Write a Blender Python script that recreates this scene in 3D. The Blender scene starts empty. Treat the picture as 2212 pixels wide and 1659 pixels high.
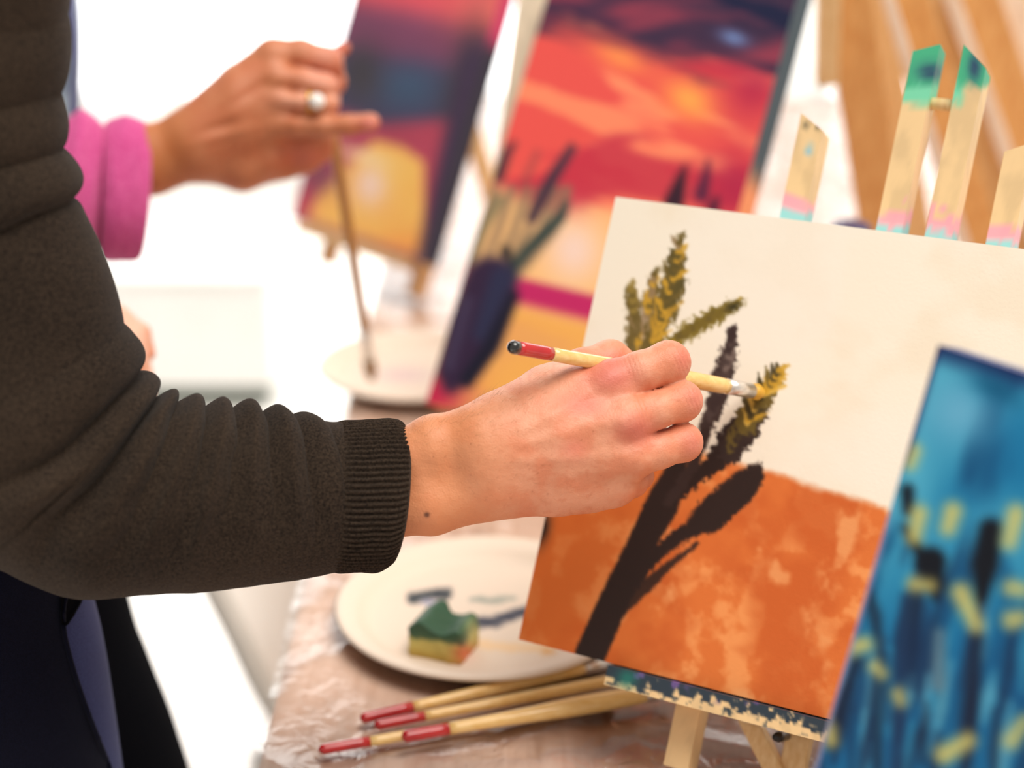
import bpy, bmesh, math, random
import numpy as np
from mathutils import Vector

random.seed(7)
RNG = np.random.default_rng(11)
scene = bpy.context.scene
COL = scene.collection

# ------------------------------------------------------------------ camera
W, H = 2212, 1659
LENS = 60.0
FPX = LENS / 36.0 * W
PITCH = math.radians(21.0)
CAM = np.array([0.0, 0.0, 1.38])
cd = bpy.data.cameras.new('camera'); cd.lens = LENS; cd.sensor_width = 36.0; cd.sensor_fit = 'HORIZONTAL'
cd.clip_start = 0.02; cd.clip_end = 60
cd.dof.use_dof = True; cd.dof.focus_distance = 0.995; cd.dof.aperture_fstop = 2.8
cam = bpy.data.objects.new('camera', cd); COL.objects.link(cam)
cam.location = CAM.tolist(); cam.rotation_euler = (math.radians(90) - PITCH, 0, 0)
scene.camera = cam

# ------------------------------------------------------------------ world + light
world = bpy.data.worlds.new('world'); scene.world = world; world.use_nodes = True
bgn = world.node_tree.nodes['Background']
bgn.inputs[0].default_value = (1.0, 0.95, 0.89, 1); bgn.inputs[1].default_value = 0.46
sun = bpy.data.lights.new('sun', 'SUN'); sun.energy = 2.5; sun.angle = math.radians(40); sun.color = (1.0, 0.95, 0.88)
suno = bpy.data.objects.new('sun', sun); COL.objects.link(suno)
suno.rotation_euler = Vector((-0.30, 0.22, -0.92)).to_track_quat('-Z', 'Y').to_euler()
vs = scene.view_settings
vs.view_transform = 'Standard'; vs.look = 'None'; vs.gamma = 1.0; vs.use_curve_mapping = False
vs.exposure = 0.38
WINDOW_LIGHT = 3.0

# ------------------------------------------------------------------ projection helpers
FW = np.array([0, math.cos(PITCH), -math.sin(PITCH)])
RT = np.array([1.0, 0, 0])
UP = np.cross(RT, FW)
def P(u, v, d):
    return CAM + d * (FW + RT * (u - W / 2) / FPX + UP * (H / 2 - v) / FPX)
def project(p):
    r = np.asarray(p) - CAM
    d = r @ FW
    return W / 2 + FPX * (r @ RT) / d, H / 2 - FPX * (r @ UP) / d
def on_z(u, v, z):
    r = P(u, v, 1.0) - CAM
    return CAM + r * ((z - CAM[2]) / r[2])
def on_plane(u, v, p0, n):
    r = P(u, v, 1.0) - CAM
    return CAM + r * (((p0 - CAM) @ n) / (r @ n))
def nrm(v):
    v = np.asarray(v, float); return v / max(np.linalg.norm(v), 1e-12)

# ------------------------------------------------------------------ materials
def lin(c):
    c = np.asarray(c, float) / 255.0
    return np.where(c <= 0.04045, c / 12.92, ((c + 0.055) / 1.055) ** 2.4)
def lin4(c):
    return tuple(lin(c)) + (1.0,)
class NT:
    def __init__(self, name):
        self.m = bpy.data.materials.new(name); self.m.use_nodes = True
        self.t = self.m.node_tree; self.n = self.t.nodes
        self.b = self.n['Principled BSDF']; self.out = self.n['Material Output']
    def add(self, ty, **kw):
        nd = self.n.new(ty)
        for k, v in kw.items(): setattr(nd, k, v)
        return nd
    def link(self, a, b): self.t.links.new(a, b)
    def coord(self, kind='Object', scale=(1, 1, 1)):
        tc = self.add('ShaderNodeTexCoord'); mp = self.add('ShaderNodeMapping')
        mp.inputs['Scale'].default_value = scale
        self.link(tc.outputs[kind], mp.inputs[0]); return mp.outputs[0]
    def noise(self, vec, scale, detail=3, rough=0.55, dist=0.0):
        nd = self.add('ShaderNodeTexNoise')
        nd.inputs['Scale'].default_value = scale; nd.inputs['Detail'].default_value = detail
        nd.inputs['Roughness'].default_value = rough; nd.inputs['Distortion'].default_value = dist
        self.link(vec, nd.inputs['Vector']); return nd.outputs['Fac']
    def ramp(self, fac, stops):
        nd = self.add('ShaderNodeValToRGB'); cr = nd.color_ramp
        while len(cr.elements) < len(stops): cr.elements.new(0.5)
        for e, (p, c) in zip(cr.elements, stops): e.position = p; e.color = lin4(c)
        self.link(fac, nd.inputs[0]); return nd.outputs[0]
    def bump(self, h, strength, dist):
        nd = self.add('ShaderNodeBump'); nd.inputs['Strength'].default_value = strength
        nd.inputs['Distance'].default_value = dist
        self.link(h, nd.inputs['Height']); self.link(nd.outputs[0], self.b.inputs['Normal'])
    def set(self, **kw):
        for k, v in kw.items(): self.b.inputs[k.replace('_', ' ')].default_value = v
        return self

def mat_noise(name, a, b, scale=20, rough=0.6, stretch=(1, 1, 1), detail=4, bump=0.0, bdist=0.001, lo=0.35, hi=0.65, **kw):
    m = NT(name); v = m.coord('Object', stretch)
    f = m.noise(v, scale, detail)
    m.link(m.ramp(f, [(lo, a), (hi, b)]), m.b.inputs['Base Color'])
    m.set(Roughness=rough, **kw)
    if bump: m.bump(f, bump, bdist)
    return m.m
def mat_attr(name, rough=0.6, bscale=60, bump=0.15, bdist=0.0006, **kw):
    m = NT(name); at = m.add('ShaderNodeAttribute'); at.attribute_name = 'Col'
    m.link(at.outputs['Color'], m.b.inputs['Base Color'])
    m.set(Roughness=rough, **kw)
    m.bump(m.noise(m.coord('Object'), bscale, 4), bump, bdist)
    return m.m

M = {}
M['wood_pale'] = mat_noise('pale_pine', (226, 186, 128), (240, 208, 156), 30, 0.55, (8, 8, 1))
M['wood_orange'] = mat_noise('orange_pine', (214, 150, 82), (232, 176, 108), 24, 0.55, (6, 6, 1))
M['wood_light'] = mat_noise('bleached_pine', (236, 212, 188), (246, 230, 212), 24, 0.6, (6, 6, 1))
M['wood_brush'] = mat_noise('lacquered_handle', (232, 184, 104), (244, 206, 138), 60, 0.25, (1, 6, 6), lo=0.3, hi=0.7, Coat_Weight=0.5)
M['wood_dark'] = mat_noise('amber_handle', (168, 112, 44), (196, 138, 62), 60, 0.4, (1, 6, 6))
M['red_lacquer'] = mat_noise('red_lacquer', (176, 18, 22), (200, 30, 30), 40, 0.15, Coat_Weight=0.8)
M['black_lacquer'] = mat_noise('black_lacquer', (14, 12, 12), (26, 22, 22), 40, 0.12, Coat_Weight=0.8)
M['ferrule'] = mat_noise('brushed_metal', (222, 214, 206), (240, 234, 226), 80, 0.3, (1, 8, 8), Metallic=0.85)
M['bristle_yellow'] = mat_noise('paint_loaded_bristle', (206, 150, 40), (228, 178, 62), 120, 0.5)
M['bristle_tan'] = mat_noise('tan_bristle', (120, 80, 34), (160, 112, 50), 120, 0.6)
M['white_plastic'] = mat_noise('white_plastic', (232, 228, 222), (240, 236, 230), 6, 0.4)
M['chair_plastic'] = mat_noise('chair_plastic', (214, 206, 196), (224, 217, 208), 6, 0.45)
M['box_white'] = mat_noise('box_white', (236, 236, 232), (242, 242, 239), 4, 0.5)
M['shadow_green'] = mat_noise('box_shadow_green', (48, 66, 52), (66, 84, 68), 8, 0.6)  # shadow tone put into colour for the strip below the storage box
M['floor'] = mat_noise('pale_floor', (240, 238, 234), (248, 246, 243), 3, 0.35)
M['wall'] = mat_noise('white_wall', (244, 243, 240), (250, 249, 247), 3, 0.7)
M['plate'] = mat_noise('paper_plate', (244, 228, 208), (249, 236, 220), 14, 0.55)
M['gold'] = mat_noise('gold', (214, 168, 70), (232, 190, 96), 50, 0.25, Metallic=0.9)
M['pearl'] = mat_noise('pearl', (244, 240, 234), (250, 247, 243), 10, 0.15, Coat_Weight=0.6)
M['nail'] = mat_noise('fingernail', (206, 112, 96), (218, 130, 112), 30, 0.25)
M['black_metal'] = mat_noise('black_metal', (20, 20, 22), (32, 32, 34), 30, 0.35)
M['purple_jar'] = mat_noise('purple_jar', (46, 30, 76), (62, 44, 96), 12, 0.35)
M['attr_paint'] = mat_attr('acrylic_paint', 0.55, 420, 0.25, 0.0005, Specular_IOR_Level=0.2)
M['attr_wood'] = mat_attr('paint_spattered_wood', 0.55, 120, 0.1, 0.0004)
M['attr_matte'] = mat_attr('tinted_surface', 0.6, 200, 0.2, 0.0006)
M['skin'] = mat_attr('skin', 0.46, 900, 0.55, 0.0006, Subsurface_Weight=0.12, Subsurface_Scale=0.006)
M['skin'].node_tree.nodes['Principled BSDF'].inputs['Subsurface Radius'].default_value = (1.0, 0.35, 0.2)

def knit(name, a, b, scale, bump, sheen=0.4):
    m = NT(name); v = m.coord('Object')
    f = m.noise(v, scale, 3, 0.7); g = m.noise(v, 9, 2)
    mx = m.add('ShaderNodeMath', operation='MULTIPLY_ADD'); mx.inputs[1].default_value = 0.75
    m.link(f, mx.inputs[0])
    g2 = m.add('ShaderNodeMath', operation='MULTIPLY'); g2.inputs[1].default_value = 0.25; m.link(g, g2.inputs[0])
    m.link(g2.outputs[0], mx.inputs[2])
    m.link(m.ramp(mx.outputs[0], [(0.36, a), (0.64, b)]), m.b.inputs['Base Color'])
    m.set(Roughness=0.95, Sheen_Weight=sheen, Sheen_Roughness=0.5, Specular_IOR_Level=0.12)
    m.bump(f, bump, 0.0008); return m.m
M['sweater'] = knit('brown_knit', (21, 15, 11), (66, 53, 42), 820, 0.8, 0.04)
M['pink_fleece'] = knit('pink_fleece', (196, 66, 130), (226, 108, 166), 420, 0.5, 0.3)
M['navy'] = knit('navy_cotton', (10, 10, 20), (17, 18, 34), 1200, 0.3, 0.05)
M['navy_light'] = knit('blue_cotton', (40, 45, 80), (62, 67, 108), 1100, 0.3, 0.05)
M['black_cloth'] = knit('black_cloth', (4, 4, 7), (8, 8, 12), 900, 0.2, 0.0)
for k in ('black_cloth', 'navy'): M[k].node_tree.nodes['Principled BSDF'].inputs['Specular IOR Level'].default_value = 0.03

# table: pale brown laminate
m = NT('table_laminate'); v = m.coord('Object', (14, 1, 1))
f = m.noise(v, 7, 5, 0.6, 0.6)
m.link(m.ramp(f, [(0.3, (218, 184, 162)), (0.7, (236, 208, 190))]), m.b.inputs['Base Color'])
m.set(Roughness=0.35); M['table'] = m.m
# clear film
m = NT('clear_film'); m.n.remove(m.b)
tr = m.add('ShaderNodeBsdfTransparent'); tr.inputs[0].default_value = (0.97, 0.97, 0.97, 1)
gl = m.add('ShaderNodeBsdfGlossy'); gl.inputs['Roughness'].default_value = 0.16
fr = m.add('ShaderNodeFresnel'); fr.inputs[0].default_value = 1.75
bp = m.add('ShaderNodeBump'); bp.inputs['Strength'].default_value = 0.85; bp.inputs['Distance'].default_value = 0.003
nz = m.noise(m.coord('Object'), 34, 3, 0.55, 0.8); m.link(nz, bp.inputs['Height'])
m.link(bp.outputs[0], gl.inputs['Normal']); m.link(bp.outputs[0], fr.inputs['Normal'])
mxs = m.add('ShaderNodeMixShader'); m.link(fr.outputs[0], mxs.inputs[0]); m.link(tr.outputs[0], mxs.inputs[1]); m.link(gl.outputs[0], mxs.inputs[2])
m.link(mxs.outputs[0], m.out.inputs[0]); M['film'] = m.m
# window daylight
m = NT('window_daylight'); m.n.remove(m.b)
em = m.add('ShaderNodeEmission'); em.inputs[0].default_value = (1, 0.985, 0.96, 1); em.inputs[1].default_value = WINDOW_LIGHT
m.link(em.outputs[0], m.out.inputs[0]); M['daylight'] = m.m

# ------------------------------------------------------------------ object helpers
ORG = {}
def tag(o, label=None, cat=None, group=None, kind=None):
    if label: o['label'] = label
    if cat: o['category'] = cat
    if group: o['group'] = group
    if kind: o['kind'] = kind
    return o
def thing(name, loc, label, cat, group=None):
    o = bpy.data.objects.new(name, None); COL.objects.link(o)
    o.empty_display_size = 0.05
    o.location = [float(x) for x in loc]; ORG[o.name] = np.array(loc, float)
    return tag(o, label, cat, group)
def mesh(name, verts, faces, mat, parent=None, smooth=True, color=None, base=None):
    verts = np.asarray(verts, float)
    if parent is not None: org = ORG[parent.name]
    elif base is not None: org = np.asarray(base, float)
    else:
        lo, hi = verts.min(0), verts.max(0); org = np.array([(lo[0] + hi[0]) / 2, (lo[1] + hi[1]) / 2, lo[2]])
    me = bpy.data.meshes.new(name)
    me.from_pydata((verts - org).tolist(), [], [list(map(int, q)) for q in faces])
    if smooth: me.polygons.foreach_set('use_smooth', [True] * len(me.polygons))
    if color is not None:
        ca = me.color_attributes.new('Col', 'FLOAT_COLOR', 'POINT')
        c4 = np.ones((len(verts), 4), np.float32); c4[:, :3] = color
        ca.data.foreach_set('color', c4.ravel())
    me.materials.append(M[mat]); me.update()
    o = bpy.data.objects.new(name, me); COL.objects.link(o)
    if parent is not None: o.parent = parent
    else: o.location = org.tolist()
    ORG[o.name] = org
    return o
def struct(o): o['kind'] = 'structure'; return o

BOXF = [(0, 3, 2, 1), (4, 5, 6, 7), (0, 1, 5, 4), (1, 2, 6, 5), (2, 3, 7, 6), (3, 0, 4, 7)]
def box_v(o, ax, ay, az):
    """corner o and the three edge vectors"""
    o, ax, ay, az = map(np.asarray, (o, ax, ay, az))
    return [o, o + ax, o + ax + ay, o + ay, o + az, o + ax + az, o + ax + ay + az, o + ay + az]
def bevel_box(o, ax, ay, az, r=0.0015):
    bm = bmesh.new(); vs_ = [bm.verts.new(p) for p in box_v(o, ax, ay, az)]
    for q in BOXF: bm.faces.new([vs_[i] for i in q])
    bmesh.ops.recalc_face_normals(bm, faces=bm.faces)
    bmesh.ops.bevel(bm, geom=list(bm.edges), offset=r, segments=2, affect='EDGES', profile=0.6)
    bm.verts.index_update()
    V = np.array([v.co[:] for v in bm.verts]); F = [[v.index for v in f_.verts] for f_ in bm.faces]
    bm.free(); return V, F
def beam(p, q, wv, tv, r=0.0015):
    """bar from p to q with full width vector wv and thickness vector tv (centred)"""
    p, q, wv, tv = map(np.asarray, (p, q, wv, tv))
    return bevel_box(p - wv / 2 - tv / 2, wv, tv, q - p, r)

def catmull(keys, n):
    K = np.asarray(keys, float); m_ = len(K)
    t = np.linspace(0, m_ - 1, n); i = np.clip(t.astype(int), 0, m_ - 2); u = (t - i)
    u = u.reshape((-1,) + (1,) * (K.ndim - 1))
    g = lambda j: K[np.clip(j, 0, m_ - 1)]
    p0, p1, p2, p3 = g(i - 1), g(i), g(i + 1), g(i + 2)
    return 0.5 * ((2 * p1) + (-p0 + p2) * u + (2 * p0 - 5 * p1 + 4 * p2 - p3) * u ** 2 + (-p0 + 3 * p1 - 3 * p2 + p3) * u ** 3), t
def grid_faces(nr, ns, closed=True):
    F = []
    for i in range(nr - 1):
        for j in range(ns if closed else ns - 1):
            k = (j + 1) % ns
            F.append((i * ns + j, i * ns + k, (i + 1) * ns + k, (i + 1) * ns + j))
    return F
def ring_tube(keys, nr, ns, ratio=0.85, disp=None, cap=(True, True)):
    """keys: ((uA,vA),(uB,vB),d) silhouette pairs at a depth -> lofted tube in world space"""
    A = [P(k[0][0], k[0][1], k[2]) for k in keys]; B = [P(k[1][0], k[1][1], k[2]) for k in keys]
    KK = np.stack([np.array(A), np.array(B)], 1)
    R, t = catmull(KK, nr)
    c = (R[:, 0] + R[:, 1]) / 2; a = (R[:, 0] - R[:, 1]) / 2
    tg = np.gradient(c, axis=0); tg /= np.linalg.norm(tg, axis=1)[:, None]
    b = np.cross(tg, a); b *= (np.linalg.norm(a, axis=1) / np.linalg.norm(b, axis=1))[:, None] * ratio
    s = np.sign((b @ FW)); b *= -s[:, None]            # +sin points to the viewer
    th = np.linspace(0, 2 * np.pi, ns, endpoint=False)
    V = c[:, None] + a[:, None] * np.cos(th)[None, :, None] + b[:, None] * np.sin(th)[None, :, None]
    if disp is not None:
        nv = V - c[:, None]; nv /= np.linalg.norm(nv, axis=2)[:, :, None]
        V = V + nv * disp(t[:, None], th[None, :])[:, :, None]
    F = grid_faces(nr, ns)
    V = V.reshape(-1, 3)
    if cap[0]: V = np.vstack([V, c[:1]]); k = len(V) - 1; F += [(k, (j + 1) % ns, j) for j in range(ns)]
    if cap[1]:
        V = np.vstack([V, c[-1:]]); k = len(V) - 1; o = (nr - 1) * ns
        F += [(k, o + j, o + (j + 1) % ns) for j in range(ns)]
    return V, F
def lathe(profile, p0, axis, ns=24, flat=None):
    """profile list of (distance along axis, radius)"""
    ax = nrm(axis); s = nrm(np.cross(ax, [0, 0, 1]) if abs(ax[2]) < 0.95 else np.cross(ax, [1, 0, 0])); t = np.cross(ax, s)
    if flat is None: flat = [1.0] * len(profile)
    th = np.linspace(0, 2 * np.pi, ns, endpoint=False); V = []
    for (x, r), fl in zip(profile, flat):
        V.append(p0 + ax * x + (np.outer(np.cos(th), s) + np.outer(np.sin(th), t) * fl) * r)
    V = np.vstack(V); F = grid_faces(len(profile), ns)
    n = len(profile)
    V = np.vstack([V, p0 + ax * profile[0][0], p0 + ax * profile[-1][0]])
    F += [(n * ns, (j + 1) % ns, j) for j in range(ns)]
    F += [(n * ns + 1, (n - 1) * ns + j, (n - 1) * ns + (j + 1) % ns) for j in range(ns)]
    return V, F

# value noise on arrays -------------------------------------------------
_LAT = RNG.random((64, 64))
def vnoise(x, y, oct_=3):
    out = 0; amp = 1; tot = 0
    for o in range(oct_):
        X = x * 2 ** o + 17.3 * o; Y = y * 2 ** o + 9.1 * o
        i = np.floor(X).astype(int); j = np.floor(Y).astype(int); fx = X - i; fy = Y - j
        fx = fx * fx * (3 - 2 * fx); fy = fy * fy * (3 - 2 * fy)
        g = lambda a, b: _LAT[a % 64, b % 64]
        out = out + amp * ((g(i, j) * (1 - fx) + g(i + 1, j) * fx) * (1 - fy) + (g(i, j + 1) * (1 - fx) + g(i + 1, j + 1) * fx) * fy)
        tot += amp; amp *= 0.5
    return out / tot
def sstep(a, b, x):
    t = np.clip((x - a) / (b - a), 0, 1); return t * t * (3 - 2 * t)
def mixc(c, k, m_):
    return c * (1 - m_[:, None]) + np.asarray(k, float)[None] * m_[:, None]
def stroke(x, y, pts):
    """signed distance to a tapered polyline [(x,y,r),...]"""
    d = np.full(x.shape, 1e9)
    for (x0, y0, r0), (x1, y1, r1) in zip(pts[:-1], pts[1:]):
        bx, by = x1 - x0, y1 - y0; t = np.clip(((x - x0) * bx + (y - y0) * by) / (bx * bx + by * by), 0, 1)
        d = np.minimum(d, np.hypot(x - x0 - t * bx, y - y0 - t * by) - (r0 + t * (r1 - r0)))
    return d
def blob(x, y, cx, cy, rx, ry, ang=0.0):
    c, s = math.cos(ang), math.sin(ang); X = (x - cx) * c + (y - cy) * s; Y = -(x - cx) * s + (y - cy) * c
    return np.exp(-((X / rx) ** 2 + (Y / ry) ** 2))

# ================================================================== SETTING
def plane_box(name, lo, hi, mat, kind=True):
    lo, hi = np.array(lo, float), np.array(hi, float); e = hi - lo
    o = mesh(name, box_v(lo, (e[0], 0, 0), (0, e[1], 0), (0, 0, e[2])), BOXF, mat, smooth=False)
    return struct(o) if kind else o
plane_box('floor', (-4.5, -2.0, -0.05), (4.0, 6.0, 0.0), 'floor')
# back wall with three tall windows
wy = 5.2
wall = plane_box('wall_back', (-4.5, wy + 0.02, 0.0), (4.0, wy + 0.2, 3.3), 'wall')
for n, (xa, xb) in enumerate(((-4.2, -1.75), (-1.55, 0.75), (0.95, 3.6))):
    win = plane_box('window_%d' % (n + 1), (xa, wy - 0.012, 0.35), (xb, wy + 0.018, 3.15), 'daylight')
    for xx in (xa - 0.03, (xa + xb) / 2 - 0.025, xb - 0.02):
        V = box_v((xx, wy - 0.06, 0.33), (0.05, 0, 0), (0, 0.045, 0), (0, 0, 2.84)); mesh('window_frame', V, BOXF, 'wall', win, False)
    for zz in (0.30, 3.13):
        V = box_v((xa - 0.03, wy - 0.06, zz), (xb - xa + 0.06, 0, 0), (0, 0.045, 0), (0, 0, 0.05)); mesh('window_frame', V, BOXF, 'wall', win, False)

# ------------------------------------------------------------------ table
TZ = 0.75
TX0, TX1, TY0, TY1 = -0.165, 0.78, 0.38, 3.1
tb = thing('table', ((TX0 + TX1) / 2, (TY0 + TY1) / 2, 0), 'long brown laminate worktable under the clear plastic sheet', 'table')
mesh('tabletop', *bevel_box((TX0, TY0, TZ - 0.03), (TX1 - TX0, 0, 0), (0, TY1 - TY0, 0), (0, 0, 0.03), 0.003), 'table', tb, False)
for x in (TX0 + 0.06, TX1 - 0.11):
    for y in (TY0 + 0.06, TY1 - 0.11):
        mesh('leg', *bevel_box((x, y, 0), (0.05, 0, 0), (0, 0.05, 0), (0, 0, TZ - 0.03), 0.004), 'chair_plastic', tb, False)
# plastic film draped over it
def film():
    xs = np.linspace(TX0 - 0.004, TX1 - 0.01, 190)
    drop = np.zeros(190)
    ys = np.linspace(TY0 + 0.005, TY1 - 0.01, 420)
    X, Y = np.meshgrid(xs, ys, indexing='ij'); D = np.repeat(drop[:, None], len(ys), 1)
    n1 = vnoise(X.ravel() * 9 + 3, Y.ravel() * 7 + 5, 3).reshape(X.shape)
    n2 = vnoise(X.ravel() * 26 + Y.ravel() * 11, Y.ravel() * 22 - X.ravel() * 9, 2).reshape(X.shape)
    ridge = (1 - np.abs(2 * n1 - 1)) ** 10 * 0.0034 + n2 * 0.0006
    Z = TZ + 0.0008 + ridge * (D == 0) - D
    X = X - (D > 0) * (0.004 + 0.02 * n1 * D / 0.13)
    V = np.stack([X, Y, Z], -1).reshape(-1, 3)
    return V, [q[::-1] for q in grid_faces(len(xs), len(ys), False)] if FLIP_FILM else grid_faces(len(xs), len(ys), False)
FLIP_FILM = True
tag(mesh('plastic_sheet', *film(), 'film'), 'crinkled clear plastic sheet covering the brown table', 'plastic sheet')

# ================================================================== CANVASES
def canvas_frame(tl, d1, bl, d2):
    A, B = P(*tl, d1), P(*bl, d2); v = A - B; L = np.linalg.norm(v); v = v / L
    h = np.array([-v[1], v[0], 0]); h = nrm(h)
    if h[0] < 0: h = -h
    n = np.cross(h, v)
    if n @ FW > 0: n = -n
    return B, h, v, n, L
def canvas(name, fr, w, hgt, thick, painter, label, side_fn, nu=220):
    B, h, v, n, L = fr
    nv = int(nu * hgt / w)
    t = thing(name, B + h * w / 2, label, 'painting')
    S, T = np.meshgrid(np.linspace(0, w, nu), np.linspace(0, hgt, nv), indexing='ij')
    V = B + S.reshape(-1, 1) * h + T.reshape(-1, 1) * v
    px, py = project(V)
    c = painter(px, py, S.ravel(), T.ravel())
    F = [q[::-1] for q in grid_faces(nu, nv, False)]
    mesh('painted_face', V, F, 'attr_paint', t, True, lin(np.clip(c, 0, 255)))
    # wrapped sides: strips going back from the face
    loop = [(s, 0) for s in np.linspace(0, w, 60)] + [(w, y) for y in np.linspace(0, hgt, 60)[1:]] + \
           [(s, hgt) for s in np.linspace(w, 0, 60)[1:]] + [(0, y) for y in np.linspace(hgt, 0, 60)[1:-1]]
    loop = np.array(loop); k = len(loop)
    R = B + loop[:, :1] * h + loop[:, 1:] * v
    V2 = np.vstack([R, R - n * thick])
    cc = np.vstack([side_fn(loop[:, 0], loop[:, 1], w, hgt)] * 2)
    F2 = [(j, j + k, (j + 1) % k + k, (j + 1) % k) for j in range(k)]
    mesh('canvas_edge', V2, F2, 'attr_matte', t, False, lin(np.clip(cc, 0, 255)))
    # stretcher bars behind
    bw = 0.028
    e_ = 0.0015; B_ = B + h * e_ + v * e_; w_, h_ = w - 2 * e_, hgt - 2 * e_
    for (o, ax, ay) in ((B_, h * w_, v * bw), (B_ + v * (h_ - bw), h * w_, v * bw), (B_ + v * bw, h * bw, v * (h_ - 2 * bw)), (B_ + h * (w_ - bw) + v * bw, h * bw, v * (h_ - 2 * bw))):
        mesh('stretcher_bar', *bevel_box(np.asarray(o) - n * (thick - 0.001), ax, ay, n * (thick - 0.003), 0.001), 'wood_light', t, False)
    return t

# --- canvas being painted
OR = canvas_frame((1330, 425), 1.140, (1120, 1381), 1.1172)
def paint_orange(x, y, s, t):
    n1 = vnoise(s * 60, t * 60, 4); n2 = vnoise(s * 22 + 5, t * 26, 4); n3 = vnoise(s * 420, t * 400, 2)
    c = np.zeros((len(x), 3)) + np.array([248, 237, 218.0])
    c = mixc(c, (243, 227, 203), sstep(0.45, 0.75, n2) * 0.7)
    c = mixc(c, (249, 239, 224), sstep(0.5, 0.7, vnoise(s * 14, t * 12 + 3, 2)) * 0.6)
    o = np.zeros_like(c) + np.array([222, 118, 56.0])
    o = mixc(o, (240, 152, 88), sstep(0.48, 0.68, n1)); o = mixc(o, (203, 96, 42), sstep(0.45, 0.7, n2) * 0.8)
    o = mixc(o, (244, 172, 112), sstep(0.62, 0.8, vnoise(s * 45 + 9, t * 38 + 2, 4)) * 0.7)
    o = mixc(o, (214, 104, 40), sstep(1500, 1150, x) * 0.55)
    hz = 985 + 0.32 * (x - 1560) + (n1 - 0.5) * 26
    m_ = sstep(-12, 14, y - hz); c = c * (1 - m_[:, None]) + o * m_[:, None]
    dark = np.array([48, 34, 30.0]); jag = (n3 - 0.5) * 26 + (n1 - 0.5) * 12
    def fill(c, pts, col, soft=6, j=0.35, a=1.0):
        d = stroke(x, y, pts) + jag * j; mm = sstep(soft, -soft, d) * a
        return mixc(c, col, mm), mm
    c, _ = fill(c, [(1276, 1412, 34), (1325, 1300, 32), (1385, 1175, 30), (1430, 1090, 36), (1462, 1020, 26), (1470, 985, 10)], dark, 5, 0.15)
    c, _ = fill(c, [(1350, 1270, 22), (1420, 1192, 16), (1490, 1145, 17), (1530, 1115, 34), (1585, 1070, 36), (1625, 1030, 26), (1645, 1000, 4)], dark, 6, 0.45)
    c, _ = fill(c, [(1330, 1330, 10), (1400, 1262, 14), (1440, 1225, 9), (1505, 1175, 4)], dark, 5, 0.2, 0.9)
    c, _ = fill(c, [(1450, 1075, 14), (1530, 1008, 18), (1575, 965, 34), (1600, 935, 38)], dark, 5, 0.7)
    rg = np.random.default_rng(5)
    def leaf(c, spine, body, cols, ln, wd, cnt, lean=0.75):
        c, _ = fill(c, spine, body, 6, 0.9)
        pts = np.array(spine, float); seg = np.hypot(*(np.diff(pts[:, :2], axis=0).T)); cum = np.r_[0, np.cumsum(seg)]
        for k in range(cnt):
            f_ = (k + 0.5) / cnt * cum[-1]; j = min(np.searchsorted(cum, f_, 'right') - 1, len(seg) - 1); w_ = (f_ - cum[j]) / seg[j]
            p = pts[j] * (1 - w_) + pts[j + 1] * w_; d_ = (pts[j + 1] - pts[j])[:2] / seg[j]; sd = 1 if k % 2 else -1
            a_ = math.atan2(d_[1], d_[0]) + sd * lean * rg.uniform(0.6, 1.2); l_ = ln * rg.uniform(0.7, 1.2) * (0.45 + p[2] / 40)
            col = cols[rg.integers(len(cols))]
            c, _ = fill(c, [(p[0], p[1], wd), (p[0] + math.cos(a_) * l_ * .6, p[1] + math.sin(a_) * l_ * .6, wd * .9), (p[0] + math.cos(a_) * l_, p[1] + math.sin(a_) * l_, 1.5)], col, 4, 0.25, 0.9)
        return c
    DK, OL, YE, TN = (56, 42, 38), (108, 90, 42), (210, 162, 52), (150, 124, 88)
    c, _ = fill(c, [(1445, 1085, 10), (1500, 1000, 12), (1530, 910, 16), (1555, 850, 20)], (58, 42, 38), 5, 0.5)
    c = leaf(c, [(1532, 915, 16), (1552, 850, 20), (1570, 790, 22), (1580, 735, 8), (1582, 712, 3)], (64, 48, 44), [(60, 44, 42), (78, 62, 58), (122, 104, 96)], 34, 7, 16, 0.5)
    c = leaf(c, [(1575, 975, 26), (1605, 930, 28), (1630, 890, 28)], DK, [DK, (70, 56, 38), OL], 36, 8, 12)
    c = leaf(c, [(1612, 915, 24), (1640, 865, 28), (1668, 825, 18), (1686, 796, 5)], OL, [YE, YE, OL, (70, 60, 36), (226, 184, 84)], 40, 7, 18)
    c = leaf(c, [(1372, 775, 20), (1375, 710, 20), (1368, 660, 12), (1362, 620, 4)], (124, 104, 60), [OL, TN, (124, 104, 60), (150, 126, 60)], 34, 8, 14, 0.5)
    c = leaf(c, [(1385, 770, 22), (1398, 690, 22), (1410, 630, 14), (1414, 585, 4)], (116, 98, 54), [OL, TN, (176, 152, 124), YE], 34, 8, 16, 0.5)
    c = leaf(c, [(1405, 750, 22), (1432, 680, 26), (1452, 610, 26), (1465, 555, 16), (1466, 518, 4)], (112, 94, 46), [OL, YE, (190, 146, 50), (92, 80, 40), TN], 40, 7, 24)
    c = leaf(c, [(1428, 762, 9), (1490, 712, 16), (1545, 682, 19), (1585, 660, 14), (1598, 652, 6)], (130, 110, 42), [OL, (190, 156, 48), (120, 100, 40)], 24, 6, 20, 0.5)
    c = mixc(c, (58, 52, 28), blob(x, y, 1584, 662, 15, 9, -0.5))
    c = mixc(c, (30, 24, 24), blob(x, y, 1170, 1140, 18, 40, 0.2) * 1.0)
    return c
def side_orange(s, t, w, h):
    lo = np.array([226, 132, 78.0]); hi = np.array([246, 236, 218.0]); k = sstep(0.38, 0.42, t / h)[:, None]
    return lo * (1 - k) + hi * k
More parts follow.
